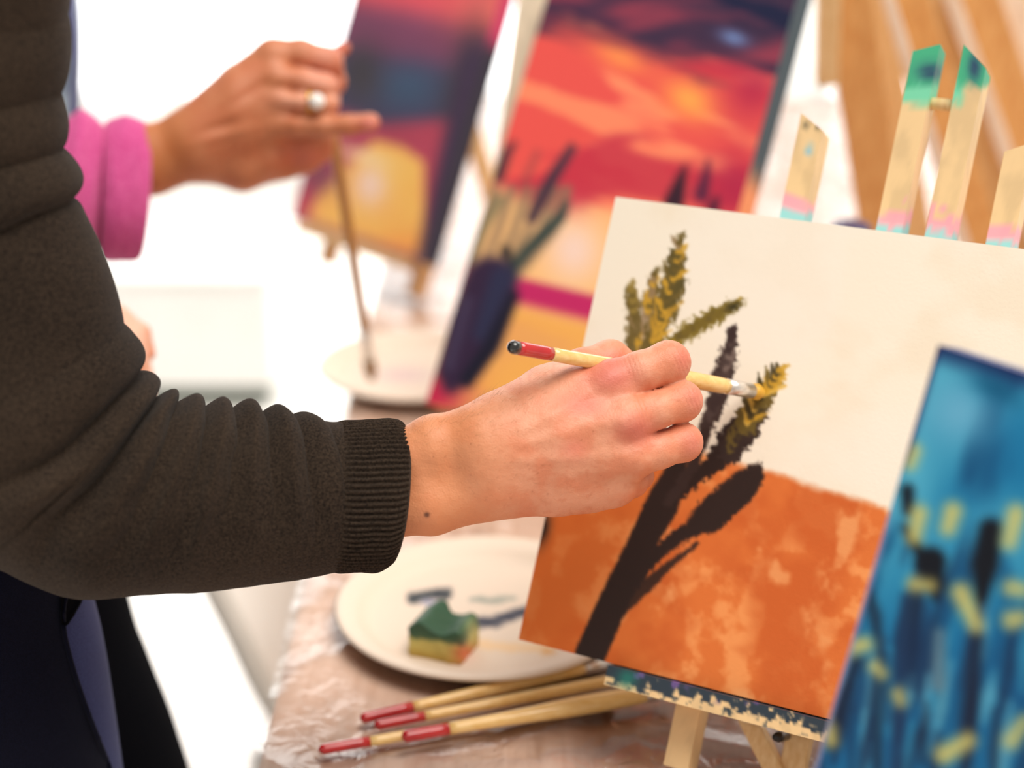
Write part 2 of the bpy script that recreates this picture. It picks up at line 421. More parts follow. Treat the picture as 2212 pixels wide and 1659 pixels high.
canvas('stretched_canvas', OR, 0.40, OR[4], 0.017, paint_orange, 'cream and orange canvas with wheat stalks being painted by the hand', side_orange, 420)

# --- blue canvas in the foreground
BL = canvas_frame((2027, 745), 0.775, (1765, 1640), 0.806)
BL = (BL[0] - BL[2] * 0.05,) + BL[1:4] + (BL[4] + 0.05,)
def paint_blue(x, y, s, t):
    n1 = vnoise(s * 26, t * 14, 4); n2 = vnoise(s * 12 + 4, t * 9 + 2, 3); n3 = vnoise(s * 70, t * 18, 3)
    c = np.zeros((len(x), 3)) + np.array([24, 122, 172.0])
    c = mixc(c, (82, 178, 210), sstep(0.40, 0.68, n2)); c = mixc(c, (12, 76, 124), sstep(0.45, 0.66, n1) * 0.85)
    q = y - 745 - 0.32 * (x - 2027); le = x - (2027 - 0.293 * (y - 745))
    c = mixc(c, (110, 184, 218), blob(x, y, 2075, 890, 75, 70) * 0.9)
    c = mixc(c, (22, 40, 92), sstep(60, 0, q) * 0.9); c = mixc(c, (14, 90, 130), blob(x, y, 2150, 840, 60, 26, 0.4) * 0.8)
    c = mixc(c, (20, 88, 140), sstep(1250, 1500, y) * 0.5)
    st = sstep(0.52, 0.68, n3) * sstep(1080, 1300, y)
    c = mixc(c, (22, 50, 84), st * 0.85)
    def sk(c, pts, col, soft=14, a=1.0): return mixc(c, col, sstep(soft, -soft, stroke(x, y, pts)) * a)
    dk = (16, 20, 30)
    rg = np.random.default_rng(3)
    for k in range(64):
        y0 = rg.uniform(1180, 1600); x0 = rg.uniform(-10, 480) + 2027 - 0.293 * (y0 - 745); l_ = rg.uniform(60, 220); dx = rg.uniform(-0.28, 0.05) * l_
        col = [(20, 44, 78), (24, 60, 100), (52, 150, 190), (18, 92, 140), (30, 40, 60), (96, 176, 204)][rg.integers(6)]
        c = sk(c, [(x0, y0, 4), (x0 + dx * .5, y0 + l_ * .5, rg.uniform(8, 18)), (x0 + dx, y0 + l_, 5)], col, 14, 0.8)
    c = sk(c, [(1960, 1060, 14), (1962, 1100, 12)], dk); c = sk(c, [(1955, 1140, 6), (1985, 1190, 12), (2010, 1215, 34), (2018, 1260, 22)], dk)
    c = sk(c, [(2015, 1210, 14), (2020, 1290, 8)], dk, 12); c = sk(c, [(2140, 1145, 26), (2128, 1220, 30), (2120, 1290, 14)], dk)
    c = sk(c, [(1870, 1260, 8), (1890, 1330, 14), (1900, 1400, 8), (1895, 1659, 10)], (26, 44, 66), 14, 0.85)
    c = sk(c, [(1955, 1290, 8), (1945, 1450, 12), (1935, 1659, 14)], (28, 52, 88), 16, 0.8)
    c = sk(c, [(2110, 1380, 16), (2100, 1480, 20), (2085, 1580, 12)], (24, 34, 58), 18, 0.9)
    c = sk(c, [(1850, 1430, 12), (1825, 1500, 12), (1800, 1600, 16)], (24, 36, 60), 14, 0.9)
    c = sk(c, [(2030, 1370, 12), (2025, 1480, 14)], (110, 134, 148), 16, 0.8)
    ye = (226, 210, 118)
    for (p, r) in ((((1972, 975), (1965, 1000)), 14), (((1985, 1110), (1975, 1160)), 16), (((2058, 1105), (2048, 1140)), 17), (((2195, 1110), (2180, 1170)), 17),
                   (((2075, 1280), (2108, 1350)), 17), (((1975, 1262), (2010, 1265)), 12), (((2185, 1270), (2210, 1275)), 14), (((2185, 1340), (2205, 1335)), 16),
                   (((1830, 1400), (1868, 1392)), 17), (((1890, 1440), (1905, 1455)), 10), (((2040, 1630), (2090, 1600)), 18), (((2185, 1600), (2212, 1560)), 14), (((1790, 1580), (1795, 1600)), 14), (((1772, 1540), (1778, 1548)), 14), (((1940, 1500), (1945, 1515)), 10)):
        c = sk(c, [(p[0][0], p[0][1], r * 1.1), (p[1][0], p[1][1], r * 0.9)], ye, 22, 0.9)
    c = mixc(c, (150, 150, 190), sstep(14, 2, le) * sstep(1050, 1200, y) * 0.9); c = mixc(c, (40, 36, 90), sstep(16, 2, le) * sstep(1050, 950, y) * 0.8)
    return c
def side_blue(s, t, w, h): return np.zeros((len(s), 3)) + np.array([60, 66, 120.0])
canvas('blue_painting', BL, 0.20, BL[4], 0.017, paint_blue, 'blurred blue night painting with yellow lights at the right front', side_blue, 150)

# --- red sunset canvas
RD = canvas_frame((1180, 0), 1.60, (920, 870), 1.54)
RW = 0.243
def paint_red(x, y, s, t):
    q = y - 0.24 * (x - 1180)           # runs along the canvas' level lines
    n1 = vnoise(s * 14 + t * 20, t * 46 + s * 6, 4); n2 = vnoise(s * 9 + 3 - t * 8, t * 26 + 1, 3); n3 = vnoise(s * 60, t * 24, 3)
    c = np.zeros((len(x), 3)) + np.array([226, 82, 72.0])
    c = mixc(c, (246, 132, 92), sstep(0.5, 0.66, n1)); c = mixc(c, (186, 42, 62), sstep(0.5, 0.72, n2) * 0.8)
    c = mixc(c, (250, 158, 74), blob(x, y, 1490, 215, 60, 40, 0.5) + blob(x, y, 1340, 125, 60, 26, 0.4) * 0.7)
    c = mixc(c, (168, 34, 66), np.clip(blob(x, y, 1630, 190, 60, 70, 0.6) + blob(x, y, 1590, 400, 60, 70), 0, 1) * 0.8)
    top = sstep(80, 15, q + (n1 - 0.5) * 150)
    d_ = np.zeros_like(c) + np.array([60, 40, 62.0]); d_ = mixc(d_, (24, 28, 56), sstep(0.45, 0.62, n1)); d_ = mixc(d_, (146, 56, 72), sstep(0.55, 0.75, n2) * 0.9)
    d_ = mixc(d_, (108, 128, 170), blob(x, y, 1585, 82, 32, 14, 0.3))
    c = c * (1 - top[:, None]) + d_ * top[:, None]
    # pale lower sky, magenta line, ochre ground
    c = mixc(c, (244, 186, 118), sstep(400, 470, q + (n1 - .5) * 60)); c = mixc(c, (240, 206, 186), blob(x, y, 1240, 540, 60, 70) * 0.9)
    c = mixc(c, (190, 40, 92), sstep(605, 622, q) * sstep(690, 655, q)); c = mixc(c, (236, 168, 82), sstep(655, 700, q))
    c = mixc(c, (226, 156, 92), sstep(0.5, 0.7, n2) * sstep(690, 720, q) * 0.6)
    c = mixc(c, (186, 38, 70), blob(x, y, 935, 850, 70, 60) * 1.0)
    def sk(c, pts, col, soft=9, a=1.0): return mixc(c, col, sstep(soft, -soft, stroke(x, y, pts)) * a)
    for u in (1050, 1085, 1120, 1150, 1180, 1205):      # reeds
        c = sk(c, [(980 + (u - 1050) * 0.35, 700, 7), (u - 10, 500, 9), (u + 20, 410, 10)], (136, 112, 84), 10, 0.9)
    c = sk(c, [(1075, 380, 14), (1095, 330, 10), (1110, 310, 5)], (74, 46, 52)); c = sk(c, [(1150, 470, 12), (1190, 390, 13), (1235, 320, 9)], (64, 46, 58))
    c = sk(c, [(1130, 400, 8), (1160, 330, 6)], (150, 70, 66), 10, 0.7)
    c = sk(c, [(1060, 640, 10), (1140, 540, 12), (1210, 470, 12), (1225, 440, 6)], (46, 62, 58))
    c = sk(c, [(1010, 560, 10), (1040, 500, 8), (1080, 430, 8)], (96, 100, 74), 8, 0.8); c = sk(c, [(1092, 540, 10), (1100, 560, 8)], (34, 34, 36))
    c = sk(c, [(1060, 610, 55), (1020, 720, 60), (985, 800, 42), (975, 830, 20)], (50, 34, 56), 16); c = sk(c, [(1085, 600, 26), (1040, 720, 18)], (42, 48, 72), 18, 0.8)
    c = sk(c, [(1110, 640, 12), (1060, 750, 18), (1010, 820, 16)], (26, 26, 40), 12); c = sk(c, [(1010, 650, 10), (970, 790, 10)], (70, 62, 84), 14, 0.7)
    c = sk(c, [(1455, 440, 22), (1470, 390, 12), (1480, 360, 4)], (54, 28, 40)); c = sk(c, [(1515, 420, 16), (1525, 380, 10), (1530, 350, 4)], (92, 34, 58)); c = sk(c, [(1540, 450, 14), (1548, 430, 6)], (80, 30, 50))
    return np.minimum(c * np.array([1.03, 1.05, 1.10]), 250)
def side_red(s, t, w, h):
    c = np.zeros((len(s), 3)) + np.array([52, 70, 80.0]); k = sstep(0.62, 0.54, t / h)[:, None]
    return c * (1 - k) + np.array([246, 150, 96.0]) * k
canvas('red_sunset_painting', RD, RW, RD[4] + 0.045, 0.036, paint_red, 'red sunset painting with dark reeds on the easel behind the painter\'s hand', side_red, 170)

# --- purple canvas further back
PU = canvas_frame((760, 0), 2.10, (628, 470), 2.126)
PW = 0.262
def paint_purple(x, y, s, t):
    q = y - 0.17 * (x - 760); n1 = vnoise(s * 14, t * 22, 3)
    c = np.zeros((len(x), 3)) + np.array([118, 66, 92.0])
    c = mixc(c, (206, 82, 92), sstep(40, -30, q)); c = mixc(c, (246, 120, 108), blob(x, y, 1060, 20, 90, 60))
    c = mixc(c, (66, 60, 84), sstep(80, 150, q)); c = mixc(c, (60, 84, 108), blob(x, y, 880, 190, 90, 60)); c = mixc(c, (58, 56, 60), blob(x, y, 780, 160, 46, 70) + blob(x, y, 1000, 200, 40, 160, 0.2) * 0.9)
    c = mixc(c, (176, 66, 84), sstep(245, 285, y - 0.1 * (x - 800) + np.abs(x - 830) * 0.18) * 0.9)
    pg = [(600, 500), (690, 415), (735, 330), (800, 300), (870, 318), (915, 350), (920, 620), (600, 620)]; d_ = np.full(x.shape, -1e9)
    for (xa, ya), (xb, yb) in zip(pg, pg[1:] + pg[:1]):
        L_ = math.hypot(xb - xa, yb - ya); d_ = np.maximum(d_, ((x - xa) * (yb - ya) - (y - ya) * (xb - xa)) / L_)
    ywin = sstep(10, -10, d_)
    c = mixc(c, (238, 186, 92), np.clip(ywin, 0, 1)); c = mixc(c, (238, 158, 76), blob(x, y, 870, 530, 60, 40) * 0.8)
    c = mixc(c, (242, 214, 196), blob(x, y, 800, 400, 36, 46) * 0.9); c = mixc(c, (246, 214, 160), blob(x, y, 780, 335, 60, 14, 0.25) * 0.9)
    c = mixc(c, (120, 74, 84), blob(x, y, 690, 380, 40, 40) * 0.8); c = mixc(c, (190, 80, 86), blob(x, y, 640, 450, 30, 34))
    tree = sstep(20, -20, 940 + (560 - y) * 0.22 - 40 - x); c = mixc(c, (60, 48, 70), tree * sstep(60, 140, y))
    c = mixc(c, (150, 110, 110), sstep(-26, -4, y - (470 + 0.34 * (x - 628))) * 0.6)
    return np.minimum(c * (0.98 + 0.14 * n1[:, None]) * np.array([1.03, 0.97, 1.0]), 250)
def side_purple(s, t, w, h):
    c = np.zeros((len(s), 3)) + np.array([44, 44, 62.0]); k = sstep(0.72, 0.8, t / h)[:, None]
    return c * (1 - k) + np.array([206, 60, 110.0]) * k
canvas('dusk_house_painting', PU, PW, PU[4] + 0.06, 0.022, paint_purple, 'purple dusk painting with a glowing yellow house, farthest at the left', side_purple, 110)

# ================================================================== EASELS
def wood_tint(V, base, marks):
    c = np.zeros((len(V), 3)) + np.asarray(base, float)
    n_ = vnoise(V[:, 0] * 140, V[:, 2] * 30 + V[:, 1] * 60, 3); c = mixc(c, np.asarray(base) * 0.93, sstep(0.4, 0.7, n_))
    px, py = project(V)
    for fn, col in marks: c = mixc(c, col, np.clip(fn(px, py), 0, 1))
    return lin(np.clip(c, 0, 255))
def dense_bar(p, q, wv, tv, n=60, slant=0.0):
    """bar with many rings along its length so that paint marks can be coloured in; slant tilts the top cut"""
    p, q, wv, tv = map(np.asarray, (p, q, wv, tv)); ax = q - p; L = np.linalg.norm(ax); ax = ax / L
    g_ = np.linspace(-.5, .5, 9)[:-1]; cs = [(a, -.5) for a in g_] + [(.5, a) for a in g_] + [(-a, .5) for a in g_] + [(-.5, -a) for a in g_]; m_ = len(cs)
    V = []
    for k in range(n):
        x = L * k / (n - 1)
        for a, b in cs: V.append(p + ax * (x + (slant * a * (k / (n - 1)) ** 8)) + wv * a + tv * b)
    F = grid_faces(n, m_); F.append(tuple(range(m_ - 1, -1, -1))); F.append(tuple((n - 1) * m_ + j for j in range(m_)))
    return np.array(V), F

def easel_for(fr, name, label, posts, ledge, mats, back=0.02, rear=None, marks=None, knob=False, group=None, foot=True):
    """table easel behind a canvas. posts: (s centre, width, top t, slant)"""
    B, h, v, n, L = fr
    sm = np.mean([p[0] for p in posts])
    base = B + h * sm; t = thing(name, (base[0], base[1], TZ), label, 'easel', group)
    th = 0.019
    tb_ = -(B[2] - TZ - 0.004) / v[2]
    for (s, w, top, slant, bot) in posts:
        fs = 0.0
        if isinstance(bot, tuple): fs, bot = bot
        o_ = B - n * (back + th); tb_ = -(o_[2] - TZ - 0.006) / v[2]
        p = B + h * (s + fs) + v * (tb_ if bot is None else bot) - n * (back + th / 2); q = B + h * s + v * top - n * (back + th / 2)
        V, F = dense_bar(p, q, h * w, -n * th, 90, slant)
        mesh('post', V, F, 'attr_wood', t, False, wood_tint(V, mats, marks or []))
    if ledge:
        s0, s1, hh = ledge
        V, F = dense_bar(B + h * s0 - v * (hh / 2 + 0.001) - n * (back - 0.012), B + h * s1 - v * (hh / 2 + 0.001) - n * (back - 0.012), v * hh, n * 0.036, 260)
        mesh('ledge', V, F, 'attr_wood', t, False, wood_tint(V, mats, marks or []))
    if rear:
        s, ttop, dist = rear
        p = B + h * s + v * ttop - n * (back + th + 0.004); foot_ = np.array([p[0], p[1], TZ + 0.006]) - nrm([n[0], n[1], 0]) * dist
        mesh('rear_leg', *beam(p, foot_, h * 0.022, nrm(np.cross(h, foot_ - p)) * 0.016), 'wood_pale', t, False)
    return t, B, h, v, n
B, h, v, n, L = OR
def s_at(u, v_, off=0.02): return (on_plane(u, v_, B - n * off, n) - B) @ h
def t_at(u, v_, off=0.02): return (on_plane(u, v_, B - n * off, n) - B) @ v
jit = lambda x, y: (vnoise(x / 14, y / 10, 2) - 0.5)
tl_ = lambda x: 425 + 0.14 * (x - 1330)
marks = [
    (lambda x, y: sstep(62, 48, tl_(x) - y + 70 * jit(x * 0.6, y * 0.6)) * sstep(600, 560, y) * 0.75, (246, 156, 188)),
    (lambda x, y: sstep(26, 16, tl_(x) - y + 26 * jit(x + 50, y)) * sstep(600, 560, y), (150, 214, 214)),
    (lambda x, y: sstep(235, 215, y - 0.05 * (x - 2000) + 20 * jit(x, y)) * sstep(2090, 2070, x), (120, 214, 172)),
    (lambda x, y: sstep(192, 178, y + 20 * jit(x, y)), (64, 176, 130)),
    (lambda x, y: blob(x, y, 2010, 155, 28, 18) + blob(x, y, 2105, 145, 14, 30), (28, 60, 96)),
    (lambda x, y: blob(x, y, 1748, 323, 8, 10), (120, 194, 224)),
    (lambda x, y: blob(x, y, 1744, 268, 8, 6) + blob(x, y, 1766, 274, 6, 4), (70, 66, 50)),
    (lambda x, y: sstep(1400, 1420, y) * sstep(44, 28, (y - (1436 + 0.235 * (x - 1330))) + 70 * jit(x * 0.9, y * 0.9)), (40, 54, 66)),
    (lambda x, y: sstep(1400, 1420, y) * sstep(0.12, 0.26, jit(x * 0.5 + 40, y * 0.5)) * sstep(40, 15, y - (1436 + 0.235 * (x - 1330))), (104, 82, 140)),
    (lambda x, y: blob(x, y, 1355, 1465, 22, 20), (28, 110, 100)),
]
wpx = 1.09 / FPX
eas, *_ = easel_for(OR, 'table_easel', 'paint-marked pine table easel holding the cream and orange canvas', [
    (s_at(1716, 440), 0.0165, t_at(1748, 262), -0.010, None),
    (s_at(1925, 470), 0.0165, t_at(2022, 104), 0.006, 0.0),
    (s_at(2030, 490), 0.0165, t_at(2122, 122), -0.014, 0.0),
    (s_at(2160, 520), 0.0165, t_at(2196, 316), 0.008, None)], (s_at(1324, 1440, 0.0), 0.30, 0.0125), (240, 204, 150), 0.0205, None, marks)
sB, sC = s_at(1925, 470), s_at(2030, 490)
tc = t_at(2035, 216)
mesh('cross_dowel', *lathe([(0, 0.004), (abs(sC - sB), 0.004)], B + h * min(sB, sC) + v * tc - n * 0.030, h, 16), 'wood_pale', eas)
hz_ = B + h * (sB + sC) / 2 + v * 0.30 - n * 0.045
ft = np.array([hz_[0], hz_[1], TZ + 0.008]) - nrm([n[0], n[1], 0]) * 0.02
mesh('rear_leg', *beam(hz_, ft, h * 0.022, nrm(np.cross(h, ft - hz_)) * 0.016), 'wood_pale', eas, False)
kp = on_plane(1682, 1592, B - n * 0.02, n)
mesh('wing_screw', *lathe([(-0.006, 0.0025), (0.0, 0.0035), (0.02, 0.0025)], kp, -n, 16), 'black_metal', eas)
for (ua, va, ub, vb, off) in ((1622, 1560, 1655, 1625, 0.045), (1730, 1580, 1715, 1659, 0.05)):
    p, q = on_plane(ua, va, B - n * off, n), on_plane(ub, vb, B - n * off, n)
    q = p + (q - p) * ((TZ + 0.009 - p[2]) / (q[2] - p[2]))
    mesh('brace', *beam(p, q, h * 0.016, n * 0.012), 'wood_pale', eas, False)
# easels behind the others
B2, h2, v2, n2, L2 = RD
def s2(u, v_): return (on_plane(u, v_, B2 - n2 * 0.04, n2) - B2) @ h2
easel_for(RD, 'table_easel', 'pale table easel holding the red sunset painting', [(s2(1135, 0), 0.034, 0.46, 0, (0.085, None)), (RW * 0.52, 0.022, 0.50, 0, None), (RW * 0.86, 0.020, 0.40, 0, None)], (0.02, RW, 0.014), (238, 216, 186), 0.039, (RW * 0.52, 0.30, 0.10))
B3, h3, v3, n3, L3 = PU
easel_for(PU, 'table_easel', 'pale table easel holding the purple dusk painting', [(0.05, 0.016, 0.40, 0, None), (PW * 0.86, 0.016, 0.42, 0, None)], (0.02, PW * 0.9, 0.012), (226, 178, 124), 0.025, (PW * 0.5, 0.26, 0.10))
easel_for(BL, 'table_easel', 'table easel hidden behind the blue night painting', [(0.06, 0.016, 0.22, 0, None), (0.15, 0.016, 0.22, 0, None)], (0.03, 0.18, 0.012), (238, 204, 150), 0.02, (0.11, 0.18, 0.10))

# --- orange wooden easels crowding the upper right, leaning the other way
def lean_easel(label, rails, zbase=TZ):
    p0 = P(rails[0][0], 500, rails[0][3]); t = thing('folded_easel', (p0[0], p0[1], zbase), label, 'easel')
    for (u0, u1, w, d, mat, vt, vb) in rails:
        a = P(u0, -60, d - 0.10); b = P(u1, 540, d + 0.06); ax = nrm(b - a)
        if vb is None:
            q = b + ax * ((zbase + 0.02 - b[2]) / ax[2])
        else: q = P(u0 + (u1 - u0) * (vb + 60) / 600, vb, d - 0.10 + 0.16 * (vb + 60) / 600)
        wv = RT * (w * d / FPX); wv = wv - ax * (wv @ ax)
        mesh('rail', *beam(a, q, wv, nrm(np.cross(wv, ax)) * 0.02, 0.002), mat, t, False)
    return t
lean_easel('orange pine easel leaning left behind the paint-marked easel posts', [
    (1822, 1910, 96, 1.72, 'wood_orange', None, None), (1790, 1778, 46, 1.70, 'wood_pale', None, 178), (1872, 1985, 74, 1.78, 'wood_pale', None, None), (1900, 2085, 26, 1.74, 'wood_light', None, None), (1950, 2130, 76, 1.84, 'wood_orange', None, None)])
lean_easel('orange pine easel leaning left at the far upper right corner', [
    (2000, 2195, 80, 1.96, 'wood_pale', None, None), (2036, 2245, 30, 1.92, 'wood_light', None, None), (2090, 2300, 96, 1.94, 'wood_orange', None, None), (2160, 2375, 66, 1.99, 'wood_light', None, None), (2215, 2430, 60, 2.03, 'wood_pale', None, None)])

# --- purple bottle peeking over the canvas
pb = P(1838, 482, 1.50)
bt = thing('paint_bottle', (pb[0], pb[1], TZ + 0.003), 'dark purple paint bottle just showing above the canvas edge', 'bottle')
bh = pb[2] - TZ - 0.003
mesh('bottle_body', *lathe([(0, 0.026), (0.004, 0.03), (bh * 0.7, 0.03), (bh * 0.85, 0.022), (bh * 0.9, 0.019)], np.array([pb[0], pb[1], TZ + 0.003]), (0, 0, 1), 28), 'purple_jar', bt)
mesh('cap', *lathe([(bh * 0.9, 0.019), (bh * 0.98, 0.018), (bh, 0.015)], np.array([pb[0], pb[1], TZ + 0.003]), (0, 0, 1), 28), 'purple_jar', bt)

# ================================================================== PLATES
def plate(center, R, label, painter=None):
    z0 = TZ + 0.006
    prof = [(0, 0.0), (R * 0.35, 0.0005), (R * 0.74, 0.001), (R * 0.80, 0.004), (R * 0.86, 0.010), (R * 0.95, 0.0135), (R * 0.985, 0.0135), (R, 0.0115), (R * 0.985, 0.0095), (R * 0.87, 0.006), (R * 0.78, -0.003), (R * 0.5, -0.004), (0.002, -0.004)]
    pr = []
    for (r0, z_), (r1, z1) in zip(prof[:-1], prof[1:]):
        k = max(2, int(abs(r1 - r0) / R * 60)); pr += [(r0 + (r1 - r0) * i / k, z_ + (z1 - z_) * i / k) for i in range(k)]
    pr.append(prof[-1]); ns = 160; th = np.linspace(0, 2 * np.pi, ns, endpoint=False)
    V = np.vstack([np.stack([center[0] + max(r, 1e-4) * np.cos(th), center[1] + max(r, 1e-4) * np.sin(th), np.full(ns, z0 + z_)], 1) for r, z_ in pr])
    c = np.zeros((len(V), 3)) + np.array([234, 215, 196.0])
    if painter: c = painter(V, c)
    return tag(mesh('paper_plate', V, [q[::-1] for q in grid_faces(len(pr), ns)], 'attr_matte', None, True, lin(np.clip(c, 0, 255)), (center[0], center[1], TZ + 0.002)), label, 'plate')
pc = on_z(1046, 1322, TZ + 0.01)
def smear(V, c):
    x, y = project(V); j = (vnoise(x / 16, y / 9, 3) - 0.5) * 22
    up_ = (V[:, 2] > TZ + 0.004)
    def sk(c, pts, col, a=1.0, soft=8): return mixc(c, col, sstep(soft, -soft, stroke(x, y, pts) + j * 0.5) * a * up_)
    c = sk(c, [(890, 1292, 12), (930, 1284, 9), (965, 1284, 12)], (38, 48, 56)); c = sk(c, [(915, 1300, 5), (945, 1302, 4)], (150, 150, 176))
    c = sk(c, [(1020, 1294, 4), (1060, 1298, 6), (1110, 1292, 4)], (140, 150, 140)); c = sk(c, [(1020, 1345, 9), (1070, 1342, 10), (1110, 1328, 10), (1135, 1320, 8)], (44, 52, 72))
    c = sk(c, [(1040, 1392, 10), (1100, 1398, 10), (1180, 1400, 8)], (246, 196, 130), 0.5); c = sk(c, [(1178, 1408, 5), (1195, 1410, 4)], (228, 160, 80), 0.7)
    return c
PR = 0.112
plate(pc, PR, 'cream paper plate with dark paint smears and a sponge beside the orange canvas', smear)
pc2 = on_z(905, 800, TZ + 0.01)
def smear2(V, c):
    x, y = project(V); return mixc(c, (206, 170, 180), blob(x, y, 870, 810, 60, 16) * 0.5)
plate(pc2, 0.105, 'cream paper plate under the hovering brush tip at the far end', smear2)

# sponge: cut block, green on top, yellow sides, orange corner
sb = on_z(945, 1420, TZ + 0.012)
def sponge():
    bm = bmesh.new(); bmesh.ops.create_cube(bm, size=1.0)
    bmesh.ops.subdivide_edges(bm, edges=list(bm.edges), cuts=15, use_grid_fill=True)
    V = np.array([q.co[:] for q in bm.verts]); F = [[q.index for q in f_.verts] for f_ in bm.faces]; bm.free()
    return V, F
V, F = sponge()
nn = vnoise(V[:, 0] * 7 + 3, V[:, 1] * 7 + V[:, 2] * 5, 3) - 0.5
V = V * np.array([0.040, 0.034, 0.024]); V[:, 2] += 0.012
topm = sstep(0.017, 0.024, V[:, 2])
V[:, 2] += topm * (0.008 * np.exp(-((V[:, 0] + 0.010) / 0.008) ** 2) + 0.004 * np.exp(-((V[:, 0] - 0.016) / 0.006) ** 2) - 0.002)
V += nn[:, None] * 0.003
a_ = -0.38; V = np.stack([V[:, 0] * math.cos(a_) - V[:, 1] * math.sin(a_), V[:, 0] * math.sin(a_) + V[:, 1] * math.cos(a_), V[:, 2]], 1)
V += np.array([sb[0] + 0.004, sb[1] + 0.020, TZ + 0.0065])
c = np.zeros((len(V), 3)) + np.array([198, 182, 100.0])
zz = V[:, 2] - TZ - 0.0065
c = mixc(c, (176, 146, 62), sstep(0.010, 0.001, zz)); c = mixc(c, (46, 84, 58), sstep(0.014, 0.019, zz + nn * 0.012)); 
xs_, ys_ = project(V); c = mixc(c, (226, 120, 74), blob(xs_, ys_, 1005, 1412, 26, 22)); c = mixc(c, (208, 206, 140), blob(xs_, ys_, 1020, 1360, 16, 28) * 0.8)
tag(mesh('sponge', V, F, 'attr_matte', None, True, lin(np.clip(c, 0, 255))), 'square yellow sponge dipped in green paint on the near plate', 'sponge')

# ================================================================== BRUSHES
def paintbrush(p_end, p_tip, label, r=0.0035, bulge=1.0, red=0.13, fer=0.10, bris=0.05, band='red_lacquer', tipmat='bristle_tan', black=False, flat=1.0, group=None, name='paintbrush', wood='wood_brush', tipr=1.0):
    p_end, p_tip = np.asarray(p_end), np.asarray(p_tip); ax = p_tip - p_end; L_ = np.linalg.norm(ax); ax = ax / L_
    lo = p_end if p_end[2] < p_tip[2] else p_tip
    t = thing(name, lo, label, 'paintbrush', group)
    def rad(x):
        k = x / L_; return r * (0.82 + 0.45 * bulge * math.exp(-((k - (1 - fer - bris) * 0.78) / 0.30) ** 2) + 0.0 * k)
    e0 = L_ * 0.03 if black else 0.0; x1 = L_ * red; x2 = L_ * (1 - fer - bris); x3 = L_ * (1 - bris)
    if black: mesh('end_cap', *lathe([(0, r * 0.15), (e0 * 0.12, r * 0.55), (e0 * 0.4, r * 0.82), (e0, rad(e0) * 1.02)], p_end, ax, 24), 'black_lacquer', t)
    st = [(e0, rad(e0))] if black else [(0, r * 0.2), (L_ * 0.006, r * 0.6), (L_ * 0.015, rad(0))]
    mesh('end_band', *lathe(st + [(x, rad(x) * 1.015) for x in np.linspace(e0 + L_ * 0.02, x1, 6)], p_end, ax, 24), band, t)
    mesh('handle', *lathe([(x, rad(x)) for x in np.linspace(x1, x2, 24)], p_end, ax, 24), wood, t)
    mesh('ferrule', *lathe([(x2 - 0.001, rad(x2) * 1.04), (x2 + (x3 - x2) * .35, rad(x2) * 0.98), (x2 + (x3 - x2) * .4, rad(x2) * 1.02), (x3, r * tipr)], p_end, ax, 24, [1, 1, 1, flat]), 'ferrule', t)
    mesh('bristles', *lathe([(x3, r * 0.98 * tipr), (x3 + (L_ - x3) * .5, r * 1.1 * tipr), (L_ * 0.99, r * 0.7 * tipr), (L_, r * 0.25)], p_end, ax, 24, [flat] * 4), tipmat, t)
    return t
TIP = on_plane(1648, 849, B + n * 0.0015, n)
END = P(1099, 748, 0.945)
paintbrush(END, TIP, 'paintbrush with red end held in the man\'s hand, yellow tip on the canvas', r=0.0047, bulge=0.7, red=0.148, fer=0.10, bris=0.055, tipmat='bristle_yellow', black=True, flat=0.85, tipr=1.2)
BR2_TIP = P(804, 822, 1.70); BR2_END = P(694, 120, 1.462)
paintbrush(BR2_END, BR2_TIP, 'slim wooden paintbrush held upright by the woman\'s ringed hand', r=0.0058, bulge=0.25, red=0.05, fer=0.10, bris=0.08, band='wood_brush', wood='wood_dark')
def tbrush(a, b, zo, label, **kw):
    pa = on_z(*a, TZ + zo); pb_ = on_z(*b, TZ + zo); paintbrush(pa, pb_, label, group='brushes lying on the table', **kw)
tbrush((778, 1553), (1345, 1425), 0.0085, 'red-ended paintbrush on the table, the one nearest the plate', r=0.0046, red=0.19, bulge=0.6)
tbrush((808, 1568), (1420, 1452), 0.0085, 'red-ended paintbrush on the table, second from the plate, half hidden', r=0.0042, red=0.17, bulge=0.5)
tbrush((688, 1620), (1330, 1512), 0.0085, 'red-ended paintbrush on the table with its end farthest left', r=0.0042, red=0.165, bulge=0.4)
tbrush((868, 1592), (1440, 1492), 0.0150, 'thick red-ended paintbrush on the table, lying over the lowest one', r=0.0050, red=0.17, bulge=1.1, fer=0.05, bris=0.03)

# ================================================================== BACKGROUND FURNITURE
# low white storage box on the floor far behind
q0 = on_z(598, 882, 0.0); bx1 = q0[0]; by0 = q0[1]
cb = thing('storage_box', (bx1 - 0.45, by0 + 0.2, 0), 'low white storage box over a dark green painted shadow by the window', 'box')
mesh('shadow_strip', *bevel_box((bx1 - 0.88, by0 + 0.02, 0), (0.86, 0, 0), (0, 0.36, 0), (0, 0, 0.045), 0.004), 'shadow_green', cb, False)  # dark green strip stands in for the shadow beneath the box
mesh('box_body', *bevel_box((bx1 - 0.9, by0, 0.045), (0.9, 0, 0), (0, 0.4, 0), (0, 0, 0.235), 0.008), 'box_white', cb, False)
mesh('lid', *bevel_box((bx1 - 0.905, by0 - 0.005, 0.281), (0.91, 0, 0), (0, 0.41, 0), (0, 0, 0.02), 0.006), 'box_white', cb, False)

